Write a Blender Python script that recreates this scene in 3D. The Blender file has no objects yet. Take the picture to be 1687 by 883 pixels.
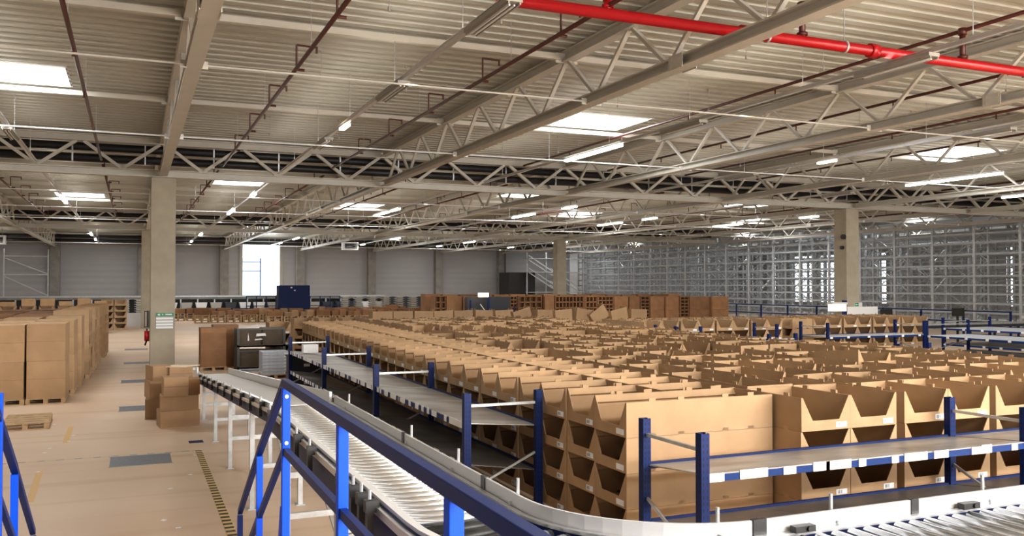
import bpy, math, random
from mathutils import Vector, Matrix
random.seed(7)
SC = bpy.context.scene
COL = SC.collection
PI = math.pi
# ------------------------------------------------------------------ camera, world, exposure
FPX, HCAM = 1450.0, 3.0
YAW = math.atan((843.5-218)/FPX); PIT = math.atan((471-441.5)/FPX)
cd = bpy.data.cameras.new('camera'); cam = bpy.data.objects.new('camera', cd); COL.objects.link(cam)
cd.sensor_fit = 'HORIZONTAL'; cd.sensor_width = 36.0; cd.lens = 36.0*FPX/1687.0
cd.clip_start = 0.05; cd.clip_end = 400
cam.location = (0, 0, HCAM); cam.rotation_euler = (PI/2+PIT, 0, -YAW)
SC.camera = cam
SC.view_settings.view_transform = 'Standard'; SC.view_settings.look = 'None'
SC.view_settings.exposure = 0.35; SC.view_settings.gamma = 1.0; SC.view_settings.use_curve_mapping = False
W = bpy.data.worlds.new('world'); SC.world = W; W.use_nodes = True
W.node_tree.nodes['Background'].inputs[0].default_value = (0.75, 0.85, 1.0, 1)
W.node_tree.nodes['Background'].inputs[1].default_value = 1.0
SC.cycles.max_bounces = 7; SC.cycles.diffuse_bounces = 3; SC.cycles.glossy_bounces = 3
SC.cycles.sample_clamp_indirect = 6.0; SC.cycles.use_denoising = True
K_SKY = 185.0      # W per skylight
K_DOWN = 4.5      # W per metre of lamp rail, downward
K_UP = 2.6        # W per metre of lamp rail, up on to the roof
K_STRIP = 8800.0   # W from the light strip added out of view behind the camera
K_FRONT = 4200.0   # W through the window band behind the camera
def area(name, loc, sx, sy, power, col, up=False, rot=None):
    d = bpy.data.lights.new(name, 'AREA'); d.shape = 'RECTANGLE'; d.size = sx; d.size_y = sy
    d.energy = power; d.color = col
    o = bpy.data.objects.new(name, d); COL.objects.link(o); o.location = loc
    o.rotation_euler = rot if rot else ((PI, 0, 0) if up else (0, 0, 0))
    return o
TX0, TSP = 1.0, 8.18                       # truss raster along X
GY = [1.5, 34.5, 67.4, 100.4]              # girder lines
SKY_X = [-19.2, -2.9, 14.2, 30.85, 47.2]; SKY_Y = [25.6, 58.6, 91.6]; SKY_Y2 = [48.3, 81.5]; SKY_X2 = [5.2, 21.6, 38.2]
SKYL = [(x, y) for x in SKY_X for y in SKY_Y] + [(x, y) for x in SKY_X2 for y in SKY_Y2] + [(56.6, 74.0), (56.6, 96.0), (56.6, 52.0)]  # last three added above the high racking to brighten it
SKYL.sort(key=lambda p: p[1])
for x, y in SKYL: area('skylight_daylight', (x, y, 8.52), 2.4, 2.2, K_SKY, (0.95, 0.98, 1.0))
for k in range(-2, 6):
    xr = TX0+TSP/2+TSP*k
    for y0, y1 in [(-8, 33), (36, 66), (69, 99)]:
        area('lamp_rail_light', (xr, (y0+y1)/2, 7.06), 0.15, y1-y0, K_DOWN*(y1-y0), (1, 0.95, 0.86))
        area('lamp_rail_uplight', (xr, (y0+y1)/2, 7.36), 0.15, y1-y0, K_UP*(y1-y0), (1, 0.93, 0.82), up=True)
# ------------------------------------------------------------------ materials
def mat(name, col, rough=0.6, metal=0.0, var=0.0, scale=6.0, col2=None, bump=0.0, emit=0.0, detail=4.0, stretch=None, spec=0.5):
    m = bpy.data.materials.new(name); m.use_nodes = True; nt = m.node_tree; b = nt.nodes['Principled BSDF']
    b.inputs['Base Color'].default_value = (*col, 1); b.inputs['Roughness'].default_value = rough
    b.inputs['Metallic'].default_value = metal; b.inputs['Specular IOR Level'].default_value = spec
    if emit: 
        b.inputs['Emission Color'].default_value = (*col, 1); b.inputs['Emission Strength'].default_value = emit
    if var or col2 or bump:
        tc = nt.nodes.new('ShaderNodeTexCoord'); mp = nt.nodes.new('ShaderNodeMapping'); n = nt.nodes.new('ShaderNodeTexNoise')
        nt.links.new(tc.outputs['Object'], mp.inputs[0]); nt.links.new(mp.outputs[0], n.inputs['Vector'])
        if stretch: mp.inputs['Scale'].default_value = stretch
        n.inputs['Scale'].default_value = scale; n.inputs['Detail'].default_value = detail
        r = nt.nodes.new('ShaderNodeMix'); r.data_type = 'RGBA'
        c2 = col2 or tuple(c*(1-var) for c in col)
        r.inputs[6].default_value = (*col, 1); r.inputs[7].default_value = (*c2, 1)
        rmp = nt.nodes.new('ShaderNodeMapRange'); rmp.inputs[1].default_value = 0.35; rmp.inputs[2].default_value = 0.65
        nt.links.new(n.outputs['Fac'], rmp.inputs[0]); nt.links.new(rmp.outputs[0], r.inputs[0])
        nt.links.new(r.outputs[2], b.inputs['Base Color'])
        if bump:
            bp = nt.nodes.new('ShaderNodeBump'); bp.inputs['Strength'].default_value = bump; bp.inputs['Distance'].default_value = 0.02
            nt.links.new(n.outputs['Fac'], bp.inputs['Height']); nt.links.new(bp.outputs[0], b.inputs['Normal'])
    return m
def perobj(m, amt=0.25):
    """small brightness difference from one box to the next"""
    nt = m.node_tree; b = nt.nodes['Principled BSDF']; src = b.inputs['Base Color'].links[0].from_socket
    oi = nt.nodes.new('ShaderNodeObjectInfo'); mr = nt.nodes.new('ShaderNodeMapRange')
    mr.inputs[3].default_value = 1-amt; mr.inputs[4].default_value = 1+amt*0.4
    nt.links.new(oi.outputs['Random'], mr.inputs[0])
    h = nt.nodes.new('ShaderNodeHueSaturation'); nt.links.new(mr.outputs[0], h.inputs['Value']); nt.links.new(src, h.inputs['Color'])
    nt.links.new(h.outputs[0], b.inputs['Base Color'])
CARD = mat('cardboard', (0.49, 0.315, 0.172), 0.75, var=0.12, scale=3, spec=0.25); perobj(CARD, 0.16)
CARD2 = mat('carton_board', (0.42, 0.26, 0.145), 0.75, var=0.15, scale=2, spec=0.25); perobj(CARD2, 0.2)
CARD3 = mat('dark_carton_board', (0.34, 0.175, 0.085), 0.8, var=0.2, scale=2, spec=0.25); perobj(CARD3, 0.3)
TAPE = mat('parcel_tape', (0.30, 0.15, 0.07), 0.35)
STICK = mat('white_sticker', (0.85, 0.86, 0.88), 0.5)
PRINT = mat('grey_print', (0.25, 0.27, 0.3), 0.5)
WOOD = mat('pallet_wood', (0.60, 0.40, 0.22), 0.8, var=0.35, scale=5, stretch=(1, 8, 1))
CONC = mat('concrete', (0.43, 0.38, 0.29), 0.85, col2=(0.36, 0.315, 0.235), scale=1.3, bump=0.15, detail=8)
CONCD = mat('grey_concrete', (0.26, 0.25, 0.23), 0.85, var=0.25, scale=1.5)
ROOF = mat('roof_sheet', (0.44, 0.43, 0.37), 0.5, var=0.06, scale=1)
STEEL = mat('grey_painted_steel', (0.56, 0.53, 0.46), 0.45, var=0.08, scale=2)
STEELD = mat('mid_grey_steel', (0.35, 0.33, 0.29), 0.5)
GALV = mat('galvanised_steel', (0.58, 0.60, 0.61), 0.38, metal=0.6, var=0.2, scale=9)
ALU = mat('aluminium', (0.68, 0.68, 0.68), 0.33, metal=0.7)
ROLL = mat('roller_steel', (0.88, 0.89, 0.90), 0.24, metal=0.85)
ROLL2 = mat('dimmed_roller_steel', (0.50, 0.52, 0.55), 0.27, metal=0.9, var=0.25, scale=3)  # same rollers as ROLL, colour darkened to imitate a duller reflection
BELT = mat('light_belt', (0.72, 0.70, 0.68), 0.6, var=0.06, scale=4)
RACKG = mat('rack_grey', (0.42, 0.44, 0.46), 0.45, metal=0.3)
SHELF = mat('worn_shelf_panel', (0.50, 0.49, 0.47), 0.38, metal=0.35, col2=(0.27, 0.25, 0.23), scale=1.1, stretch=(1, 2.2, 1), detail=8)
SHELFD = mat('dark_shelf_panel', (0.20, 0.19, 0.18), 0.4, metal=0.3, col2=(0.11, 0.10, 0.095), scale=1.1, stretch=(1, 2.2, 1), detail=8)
WSHELF = mat('pale_shelf_panel', (0.66, 0.68, 0.70), 0.3, metal=0.2, var=0.2, scale=2)
BLUE = mat('bright_blue_paint', (0.0, 0.065, 0.66), 0.45, spec=0.2)
NAVY = mat('navy_rail_blue', (0.004, 0.018, 0.12), 0.45, spec=0.18)  # darker blue than the posts, on rails, stringers and support legs
RBLUE = mat('rack_blue_paint', (0.003, 0.015, 0.09), 0.5, spec=0.25)
CBLUE = mat('conveyor_blue', (0.005, 0.014, 0.075), 0.5, spec=0.25)
BEAMB = mat('beam_blue_paint', (0.002, 0.03, 0.16), 0.5, spec=0.25)
BLACK = mat('black_plastic', (0.012, 0.012, 0.012), 0.45)
DGREY = mat('dark_grey_box', (0.025, 0.03, 0.042), 0.5)
RED = mat('red_pipe_paint', (0.45, 0.006, 0.010), 0.3)
DRED = mat('oxide_red_pipe', (0.075, 0.012, 0.008), 0.45)
DUCT = mat('black_duct', (0.012, 0.012, 0.014), 0.5)
WHITE = mat('white_board', (0.80, 0.80, 0.80), 0.4)
CRATE = mat('grey_crate_plastic', (0.40, 0.39, 0.35), 0.5)
CRATEB = mat('blue_grey_crate', (0.52, 0.59, 0.68), 0.35, var=0.2, scale=10)
GREEN = mat('sign_green', (0.0, 0.25, 0.12), 0.4)
YEL = mat('hazard_yellow', (0.75, 0.52, 0.10), 0.5)
GLOW = mat('lit_tube', (1.0, 0.97, 0.9), 0.4, emit=14.0)
WARM = mat('warm_lit_lens', (1.0, 0.78, 0.52), 0.4, emit=4.0)
SKYP = mat('skylight_dome', (0.96, 0.98, 1.0), 0.4, emit=5.0)
GUARD = mat('guard_rail_aluminium', (0.60, 0.60, 0.60), 0.35, metal=0.1)
PLATE = mat('floor_plate_steel', (0.19, 0.21, 0.24), 0.5, metal=0.3, var=0.3, scale=25)
GLASSW = mat('bright_window', (0.86, 0.93, 1.0), 0.3, emit=3.0)
GLASSB = mat('pale_blue_window', (0.55, 0.78, 1.0), 0.3, emit=1.6)
MESHW = mat('cage_wire', (0.08, 0.08, 0.07), 0.6)
WALLM = mat('wall_panel', (0.36, 0.36, 0.365), 0.6, var=0.05, scale=0.5)
def wall_lines():
    nt = WALLM.node_tree; b = nt.nodes['Principled BSDF']; tc = nt.nodes.new('ShaderNodeTexCoord')
    w = nt.nodes.new('ShaderNodeTexWave'); w.bands_direction = 'Z'; w.inputs['Scale'].default_value = 0.5; w.inputs['Distortion'].default_value = 0
    nt.links.new(tc.outputs['Object'], w.inputs['Vector']); bp = nt.nodes.new('ShaderNodeBump'); bp.inputs['Strength'].default_value = 0.4; bp.inputs['Distance'].default_value = 0.05
    nt.links.new(w.outputs['Fac'], bp.inputs['Height']); nt.links.new(bp.outputs[0], b.inputs['Normal'])
wall_lines()
def floor_mat():
    m = bpy.data.materials.new('floor_screed'); m.use_nodes = True; nt = m.node_tree; b = nt.nodes['Principled BSDF']; N = nt.nodes.new; Lk = nt.links.new
    tc = N('ShaderNodeTexCoord')
    n1 = N('ShaderNodeTexNoise'); n1.inputs['Scale'].default_value = 0.35; n1.inputs['Detail'].default_value = 6; Lk(tc.outputs['Object'], n1.inputs['Vector'])
    mp = N('ShaderNodeMapping'); mp.inputs['Scale'].default_value = (0.06, 1.1, 1); mp.inputs['Rotation'].default_value = (0, 0, -0.05); Lk(tc.outputs['Object'], mp.inputs[0])
    n2 = N('ShaderNodeTexNoise'); n2.inputs['Scale'].default_value = 1.3; n2.inputs['Detail'].default_value = 3; Lk(mp.outputs[0], n2.inputs['Vector'])
    r1 = N('ShaderNodeValToRGB'); r1.color_ramp.elements[0].position = 0.3; r1.color_ramp.elements[0].color = (0.66, 0.475, 0.325, 1)
    r1.color_ramp.elements[1].position = 0.7; r1.color_ramp.elements[1].color = (0.75, 0.575, 0.425, 1); Lk(n1.outputs['Fac'], r1.inputs[0])
    r2 = N('ShaderNodeValToRGB'); r2.color_ramp.elements[0].position = 0.54; r2.color_ramp.elements[0].color = (0, 0, 0, 1)
    r2.color_ramp.elements[1].position = 0.78; r2.color_ramp.elements[1].color = (1, 1, 1, 1); Lk(n2.outputs['Fac'], r2.inputs[0])
    mx = N('ShaderNodeMix'); mx.data_type = 'RGBA'; mx.inputs[7].default_value = (0.56, 0.36, 0.20, 1); Lk(r2.outputs[0], mx.inputs[0]); Lk(r1.outputs[0], mx.inputs[6])
    Lk(mx.outputs[2], b.inputs['Base Color']); b.inputs['Roughness'].default_value = 0.5; b.inputs['Specular IOR Level'].default_value = 0.3
    return m
FLOORM = floor_mat()
def post_mat():
    m = bpy.data.materials.new('perforated_blue_post'); m.use_nodes = True; nt = m.node_tree; b = nt.nodes['Principled BSDF']; N = nt.nodes.new; Lk = nt.links.new
    tc = N('ShaderNodeTexCoord'); sp = N('ShaderNodeSeparateXYZ'); Lk(tc.outputs['Object'], sp.inputs[0])
    def ma(op, a, bb): 
        n = N('ShaderNodeMath'); n.operation = op
        for i, v in enumerate((a, bb)):
            if isinstance(v, (int, float)): n.inputs[i].default_value = v
            else: Lk(v, n.inputs[i])
        return n.outputs[0]
    fz = ma('FRACT', ma('MULTIPLY', sp.outputs[2], 16.0), 0); hz = ma('LESS_THAN', fz, 0.5)
    def ring(s): return ma('COMPARE', ma('ABSOLUTE', s, 0), 0.022)
    def cmpn(s):
        n = N('ShaderNodeMath'); n.operation = 'COMPARE'; a = ma('ABSOLUTE', s, 0); Lk(a, n.inputs[0]); n.inputs[1].default_value = 0.022; n.inputs[2].default_value = 0.006; return n.outputs[0]
    hx = ma('MAXIMUM', cmpn(sp.outputs[0]), cmpn(sp.outputs[1])); msk = ma('MULTIPLY', hz, hx)
    mx = N('ShaderNodeMix'); mx.data_type = 'RGBA'; mx.inputs[6].default_value = (0.003, 0.015, 0.095, 1); mx.inputs[7].default_value = (0.003, 0.005, 0.02, 1); Lk(msk, mx.inputs[0])
    Lk(mx.outputs[2], b.inputs['Base Color']); b.inputs['Roughness'].default_value = 0.5; b.inputs['Specular IOR Level'].default_value = 0.2
    return m
POSTM = post_mat()
# ------------------------------------------------------------------ mesh helpers
class MB:
    def __init__(s): s.v = []; s.f = []
    def add(s, vs, fs):
        o = len(s.v); s.v += [tuple(v) for v in vs]; s.f += [tuple(i+o for i in f) for f in fs]
    def box(s, x0, x1, y0, y1, z0, z1):
        s.add([(x0,y0,z0),(x1,y0,z0),(x1,y1,z0),(x0,y1,z0),(x0,y0,z1),(x1,y0,z1),(x1,y1,z1),(x0,y1,z1)],
              [(3,2,1,0),(4,5,6,7),(0,1,5,4),(1,2,6,5),(2,3,7,6),(3,0,4,7)]); return s
    def cbox(s, c, d): return s.box(c[0]-d[0]/2, c[0]+d[0]/2, c[1]-d[1]/2, c[1]+d[1]/2, c[2]-d[2]/2, c[2]+d[2]/2)
    def prism(s, poly, ax, a, b):
        """poly: list of 2D points (ccw); extruded along axis ax from a to b"""
        n = len(poly)
        def P(p, t): return {'x': (t, p[0], p[1]), 'y': (p[0], t, p[1]), 'z': (p[0], p[1], t)}[ax]
        vs = [P(p, a) for p in poly]+[P(p, b) for p in poly]
        s.add(vs, [tuple(range(n-1, -1, -1)), tuple(range(n, 2*n))]+[(i, (i+1) % n, n+(i+1) % n, n+i) for i in range(n)]); return s
    def frame(s, p0, p1):
        p0 = Vector(p0); p1 = Vector(p1); d = (p1-p0).normalized()
        u = Vector((0, 0, 1)) if abs(d.z) < 0.95 else Vector((0, 1, 0))
        a = d.cross(u).normalized(); b = a.cross(d).normalized(); return p0, p1, a, b
    def tube(s, p0, p1, r, n=8, r1=None):
        p0, p1, a, b = s.frame(p0, p1); r1 = r if r1 is None else r1
        vs = [p0+(a*math.cos(2*PI*i/n)+b*math.sin(2*PI*i/n))*r for i in range(n)]+[p1+(a*math.cos(2*PI*i/n)+b*math.sin(2*PI*i/n))*r1 for i in range(n)]
        s.add(vs, [tuple(range(n-1, -1, -1)), tuple(range(n, 2*n))]+[(i, (i+1) % n, n+(i+1) % n, n+i) for i in range(n)]); return s
    def bar(s, p0, p1, w, h):
        p0, p1, a, b = s.frame(p0, p1); a = a*w/2; b = b*h/2
        vs = [p0-a-b, p0+a-b, p0+a+b, p0-a+b, p1-a-b, p1+a-b, p1+a+b, p1-a+b]
        s.add(vs, [(0,1,2,3),(7,6,5,4),(0,4,5,1),(1,5,6,2),(2,6,7,3),(3,7,4,0)]); return s
    def sweep(s, pts, w, h):
        """rectangle w (sideways) x h (up) swept along level or sloping points"""
        n = len(pts); P = [Vector(p) for p in pts]; vs = []
        for i, p in enumerate(P):
            d = (P[min(i+1, n-1)]-P[max(i-1, 0)]).normalized(); a = d.cross(Vector((0,0,1))).normalized()*w/2; b = Vector((0,0,h/2))
            vs += [p-a-b, p+a-b, p+a+b, p-a+b]
        fs = [(0,1,2,3), tuple(4*(n-1)+k for k in (3,2,1,0))]
        for i in range(n-1):
            for k in range(4): fs.append((4*i+k, 4*(i+1)+k, 4*(i+1)+(k+1) % 4, 4*i+(k+1) % 4))
        s.add(vs, fs); return s
    def ibeam(s, p0, p1, w, h, t=0.025):
        p0 = Vector(p0); p1 = Vector(p1); z = Vector((0,0,h/2-t/2))
        s.bar(p0+z, p1+z, w, t); s.bar(p0-z, p1-z, w, t); s.bar(p0, p1, t, h-2*t); return s
    def mesh(s, name):
        me = bpy.data.meshes.new(name); me.from_pydata(s.v, [], s.f); me.update(); return me
def build(name, mb, m, parent=None, loc=None, smooth=False, bevel=0):
    me = mb.mesh(name) if isinstance(mb, MB) else mb
    if m is not None and not len(me.materials): me.materials.append(m)
    o = bpy.data.objects.new(name, me); COL.objects.link(o)
    if parent is not None: o.parent = parent
    if loc is not None: o.location = loc
    if smooth: 
        for p in me.polygons: p.use_smooth = len(p.vertices) == 4
    if bevel:
        bv = o.modifiers.new('bevel', 'BEVEL'); bv.width = bevel; bv.segments = 2; bv.limit_method = 'ANGLE'
    return o
USED = {}
def tag(o, label, cat, group=None, kind=None):
    o['label'] = label; o['category'] = cat
    if group: o['group'] = group
    if kind: o['kind'] = kind
    n = len(label.split())
    if not 4 <= n <= 16: print('LABEL LENGTH', n, label)
    if label in USED: print('DUP LABEL', label)
    USED[label] = 1
    return o
def empty(name, loc=(0,0,0), rz=0.0):
    o = bpy.data.objects.new(name, None); o.empty_display_size = 0.1; COL.objects.link(o); o.location = loc; o.rotation_euler = (0,0,rz); return o
def struct(name, mb, m):
    o = build(name, mb, m); o['kind'] = 'structure'; return o
def copy_tree(o, parent=None):
    c = o.copy(); COL.objects.link(c)
    if parent is not None: c.parent = parent
    for ch in o.children: copy_tree(ch, c)
    return c
ORD = 'first second third fourth fifth sixth seventh eighth ninth tenth eleventh twelfth thirteenth fourteenth fifteenth sixteenth seventeenth eighteenth nineteenth twentieth'.split()
def nth(i):
    if i < 20: return ORD[i]
    if i < 29: return 'twenty-'+ORD[i-20]
    if i == 29: return 'thirtieth'
    if i < 39: return 'thirty-'+ORD[i-30]
    return 'fortieth' if i == 39 else 'forty-'+ORD[i-40]
# ------------------------------------------------------------------ the building shell
XL, XR, YB, YF = -34.0, 80.0, -14.0, 101.2
struct('floor', MB().box(XL, XR, YB, YF+12, -0.2, 0.0), FLOORM)
def roof():
    """trapezoidal deck, ribs along X, open where the skylights stand"""
    mb = MB(); pitch = 0.47; y = YB; prof = []
    n = int((YF+12-YB)/pitch)
    for i in range(n):
        y0 = YB+i*pitch
        holes = sorted((sx-1.32, sx+1.32) for sx, sy in SKYL if abs(sy-(y0+pitch/2)) < 1.25)
        xs = [XL]; 
        for a, b in holes: xs += [a, b]
        xs.append(XR)
        p = [(y0, 8.44), (y0+0.21, 8.44), (y0+0.245, 8.65), (y0+0.435, 8.65), (y0+pitch, 8.44)]
        for k in range(0, len(xs), 2):
            xa, xb = xs[k], xs[k+1]
            vs = [(xa, q[0], q[1]) for q in p]+[(xb, q[0], q[1]) for q in p]
            mb.add(vs, [(j, j+1, 6+j, 5+j) for j in range(4)])
            mb.add([(xa, y0, 8.66), (xa, y0+pitch, 8.66), (xb, y0+pitch, 8.66), (xb, y0, 8.66)], [(0, 1, 2, 3)])
    return mb
struct('ceiling', roof(), ROOF)
wx0, wx1 = 11.15, 15.15
wb = MB().box(XL, wx0, 100.9, 101.2, 0, 8.45).box(wx1, XR, 100.9, 101.2, 0, 8.45).box(wx0, wx1, 100.9, 101.2, 0, 1.6).box(wx0, wx1, 100.9, 101.2, 7.75, 8.45)
struct('wall_back', wb, WALLM)
struct('wall_left', MB().box(XL-0.3, XL, YB, YF, 0, 8.45), WALLM)
struct('wall_front', MB().box(XL, XR, YB-0.3, YB, 0, 3.0).box(XL, XR, YB-0.3, YB, 6.2, 8.45).box(XL, 3, YB-0.3, YB, 3.0, 6.2).box(27, XR, YB-0.3, YB, 3.0, 6.2), WALLM)
struct('window_9', MB().box(4, 30, -9, -6, 8.36, 8.4), SKYP)  # glowing strip added under the uncut roof, out of view
struct('window_8', MB().box(3, 27, YB-0.2, YB-0.15, 3.0, 6.2), GLASSW)
# right wall behind the racking, with daylight openings
ops = [(52, 52.7), (60, 60.8), (76, 77), (84, 86.5), (88, 91.5), (95, 96)]
mb = MB(); y = YB
for a, b in ops: mb.box(XR-0.3, XR, y, a, 0, 8.45); mb.box(XR-0.3, XR, a, b, 0, 1.0); mb.box(XR-0.3, XR, a, b, 6.8, 8.45); y = b
mb.box(XR-0.3, XR, y, YF, 0, 8.45)
struct('wall_right', mb, WALLM)
for i, (a, b) in enumerate(ops):
    o = struct('window_%d' % (i+2), MB().box(XR-0.2, XR-0.12, a, b, 1.0, 6.8), GLASSW)
# window in the back wall: pane, mullions
w = struct('window_1', MB().box(wx0, wx1, 101.0, 101.05, 1.6, 7.75), GLASSW)
build('window_pane', MB().box(wx0+0.02, 13.05, 100.95, 100.99, 1.6, 6.1), GLASSB, w)
m = MB().box(13.02, 13.14, 100.88, 100.95, 1.6, 6.1)
for z in (1.9, 4.62, 5.62): m.box(wx0, 13.1, 100.88, 100.94, z, z+0.07)
build('mullion', m, BEAMB, w)
f = MB().box(wx0-0.35, wx0, 100.7, 100.95, 1.0, 7.9).box(wx1, wx1+0.35, 100.7, 100.95, 1.0, 7.9)
build('window_frame', f, STEELD, w)
area('window_daylight', (13.1, 100.6, 4.6), 3.8, 5.5, 500, (0.9, 0.96, 1.0), rot=(-PI/2, 0, 0))
area('added_strip_light', (17, -7.5, 8.3), 26.0, 3.0, K_STRIP, (1.0, 0.97, 0.93))  # lamp of the added strip, shining from below the closed roof
area('front_daylight', (15, YB+0.5, 4.6), 24.0, 3.0, K_FRONT, (1.0, 0.97, 0.93), rot=(PI/2, 0, 0))
area('side_daylight', (XR-0.6, 63.0, 4.0), 5.0, 30.0, 700, (0.85, 0.93, 1.0), rot=(0, PI/2, 0))
# pilasters along the back wall
for k in range(-2, 7):
    x = -7.2+TSP*k
    o = build('wall_pilaster', MB().box(x-0.45, x+0.45, 100.0, 100.88, 0, 8.3), CONCD)
    tag(o, 'grey concrete pilaster on the pale back wall, %s along from its left end' % nth(k+2), 'pilaster', 'pilasters on the back wall')
# columns
SIGN_COL = None
def column(x, y, label, w=0.84):
    e = empty('concrete_column', (x, y, 0)); tag(e, label, 'column', 'concrete columns carrying the girders')
    build('shaft', MB().box(-w/2, w/2, -w/2, w/2, 0, 6.93), CONC, e, bevel=0.02)
    m = MB().box(-0.3, 0.3, -0.3, 0.3, 6.93, 6.97); build('bearing_plate', m, STEELD, e)
    return e
c1 = column(1.02, 34.7, 'concrete column with the green and white sign, beside the open floor')
column(1.0, 67.8, 'concrete column half hidden behind the column with the green sign')
c3 = column(33.7, 34.7, 'concrete column on the right standing before the high grey racking')
column(33.7, 67.8, 'slim looking concrete column in the middle, in front of the far metal stair tower')
# ------------------------------------------------------------------ roof steel
web_cache = {}
def truss_along_y(x, y0, y1, label):
    e = empty('roof_truss', (x, y0, 7.0)); tag(e, label, 'truss', 'lattice roof trusses'); L = y1-y0
    key = round(L, 2)
    if key not in web_cache:
        bc = MB().ibeam((0, 0.25, 0.07), (0, L-0.25, 0.07), 0.28, 0.22, 0.03); bc = bc.mesh('bottom_chord'); bc.materials.append(STEEL)
        tc = MB().ibeam((0, 0.0, 1.28), (0, L, 1.28), 0.26, 0.24, 0.03); tc = tc.mesh('top_chord'); tc.materials.append(STEEL)
        web_cache[key] = (bc, tc)
        pl = MB()
        pl.box(-0.16, -0.145, -0.22, 0.22, -0.06, 0.2).box(0.145, 0.16, -0.22, 0.22, -0.06, 0.2)
        for sx in (-0.165, 0.15):
            for yy in (-0.14, 0.14):
                for zz in (0.0, 0.14): pl.box(sx, sx+0.015, yy-0.03, yy+0.03, zz-0.03, zz+0.03)
        pm = pl.mesh('splice_plate'); pm.materials.append(STEEL); web_cache['pl'] = pm
    bc, tc = web_cache[key]
    build('bottom_chord', bc, None, e); build('top_chord', tc, None, e)
    t0 = L-2.25; tops = []
    while t0 > 0.4: tops.append(t0); t0 -= 2.8
    for t in tops:
        for s in (-1.35, 1.35):
            if 0.3 < t+s < L-0.2:
                build('web_brace', MB().bar((0, t+s*0.06, 1.17), (0, t+s*0.97, 0.17), 0.09, 0.07), STEEL, e)
    for yy in (L*0.36,): build('splice_plate', web_cache['pl'], None, e, loc=(0, yy, 0))
    return e
def girder_along_x(y, label):
    e = empty('main_girder', (0, y, 7.0)); tag(e, label, 'girder', 'main girders across the hall')
    build('bottom_chord', MB().ibeam((XL+1, 0, 0.08), (49.6, 0, 0.08), 0.34, 0.26, 0.035), STEEL, e)
    build('top_chord', MB().ibeam((XL+1, 0, 1.26), (49.6, 0, 1.26), 0.30, 0.26, 0.035), STEEL, e)
    ms = {}
    for s in (-1, 1):
        me = MB().bar((0, 0, 0.2), (s*1.25, 0, 1.14), 0.13, 0.11).mesh('web_brace'); me.materials.append(STEEL); ms[s] = me
    k = -4
    while True:
        x = -0.364+2.727*k
        if x > 48: break
        if y > 0 and x > -14:
            for s in (-1, 1): build('web_brace', ms[s], None, e, loc=(x, 0, 0))
        k += 1
    return e
names_bay = ['near bay overhead', 'middle bay', 'farthest bay']
for gi, y in enumerate(GY[1:3]):
    girder_along_x(y, ['wide lattice girder crossing the hall above the nearest columns', 'lattice girder crossing the hall above the farther columns'][gi])
for b in range(3):
    for k in range(-2, 8):
        x = TX0+TSP*k
        if b == 0 and k == -1: pass
        if (b == 0 and k in (-2, -1)) or (b == 0 and k > 6) : continue
        if b > 0 and k > 7: continue
        y0, y1 = GY[b]+0.2, GY[b+1]-0.2
        truss_along_y(x, y0, y1, 'pale steel lattice truss in the %s, %s counting from the left' % (names_bay[b], nth(k if b == 0 else k+2)))
# purlin struts, tie rods
def strut_row(y, z, r, nm, lab, cat, grp, m, box=False):
    for k in range(-3, 6):
        xa, xb = TX0+TSP*k+0.18, TX0+TSP*(k+1)-0.18
        mb = MB()
        if box: mb.bar((xa, y, z), (xb, y, z), r, r)
        else: mb.tube((xa, y, z), (xb, y, z), r, 8)
        if box:
            for xx in (xa-0.02, xb+0.02): mb.box(xx-0.12, xx+0.12, y-0.015, y+0.015, z-0.13, z+0.1)
        else:
            for xx in (xa, xb): mb.box(xx-0.06, xx+0.06, y-0.01, y+0.01, z-0.07, z+0.07)
        tag(build(nm, mb, m), lab % nth(k+3), cat, grp)
for i, y in enumerate([9.6, 18.1, 26.7, 42.5, 51.0, 59.6]):
    strut_row(y, 8.27, 0.13, 'roof_strut', 'beige steel strut under the roof, row %s from camera, %%s bay from the left' % ['one','two','three','four','five','six'][i], 'strut', 'struts between truss top chords', STEEL, True)
for i, y in enumerate([16.9, 25.25, 41.5, 50.0, 58.4, 75, 91]):
    strut_row(y, 7.02, 0.02, 'tie_rod', 'thin pale tie rod between truss bottoms, row %s from camera, %%s bay from the left' % ['one','two','three','four','five','six','seven'][i], 'tie rod', 'tie rods between truss bottoms', STEEL if i == 0 else WHITE)  # rods past the first row coloured white to stand in for light on them
# skylights
for i, (x, y) in enumerate(SKYL):
    if y < 0: continue
    e = empty('skylight', (x, y, 8.46))
    tag(e, 'bright white roof skylight, %s of all counted from the nearest row, left to right' % nth(i), 'skylight', 'roof skylights')
    build('upstand', MB().box(-1.36, -1.31, -1.25, 1.25, -0.02, 0.34).box(1.31, 1.36, -1.25, 1.25, -0.02, 0.34).box(-1.31, 1.31, -1.25, -1.20, -0.02, 0.34).box(-1.31, 1.31, 1.20, 1.25, -0.02, 0.34), WHITE, e)
    dm = MB()
    n = 6
    for a in range(n):
        y0, y1 = -1.19+a*2.38/n, -1.19+(a+1)*2.38/n
        z0, z1 = 0.14+0.14*math.sin(PI*a/n), 0.14+0.14*math.sin(PI*(a+1)/n)
        dm.add([(-1.3,y0,z0),(1.3,y0,z0),(1.3,y1,z1),(-1.3,y1,z1)], [(0,1,2,3)])
    build('dome', dm, SKYP, e)
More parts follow.
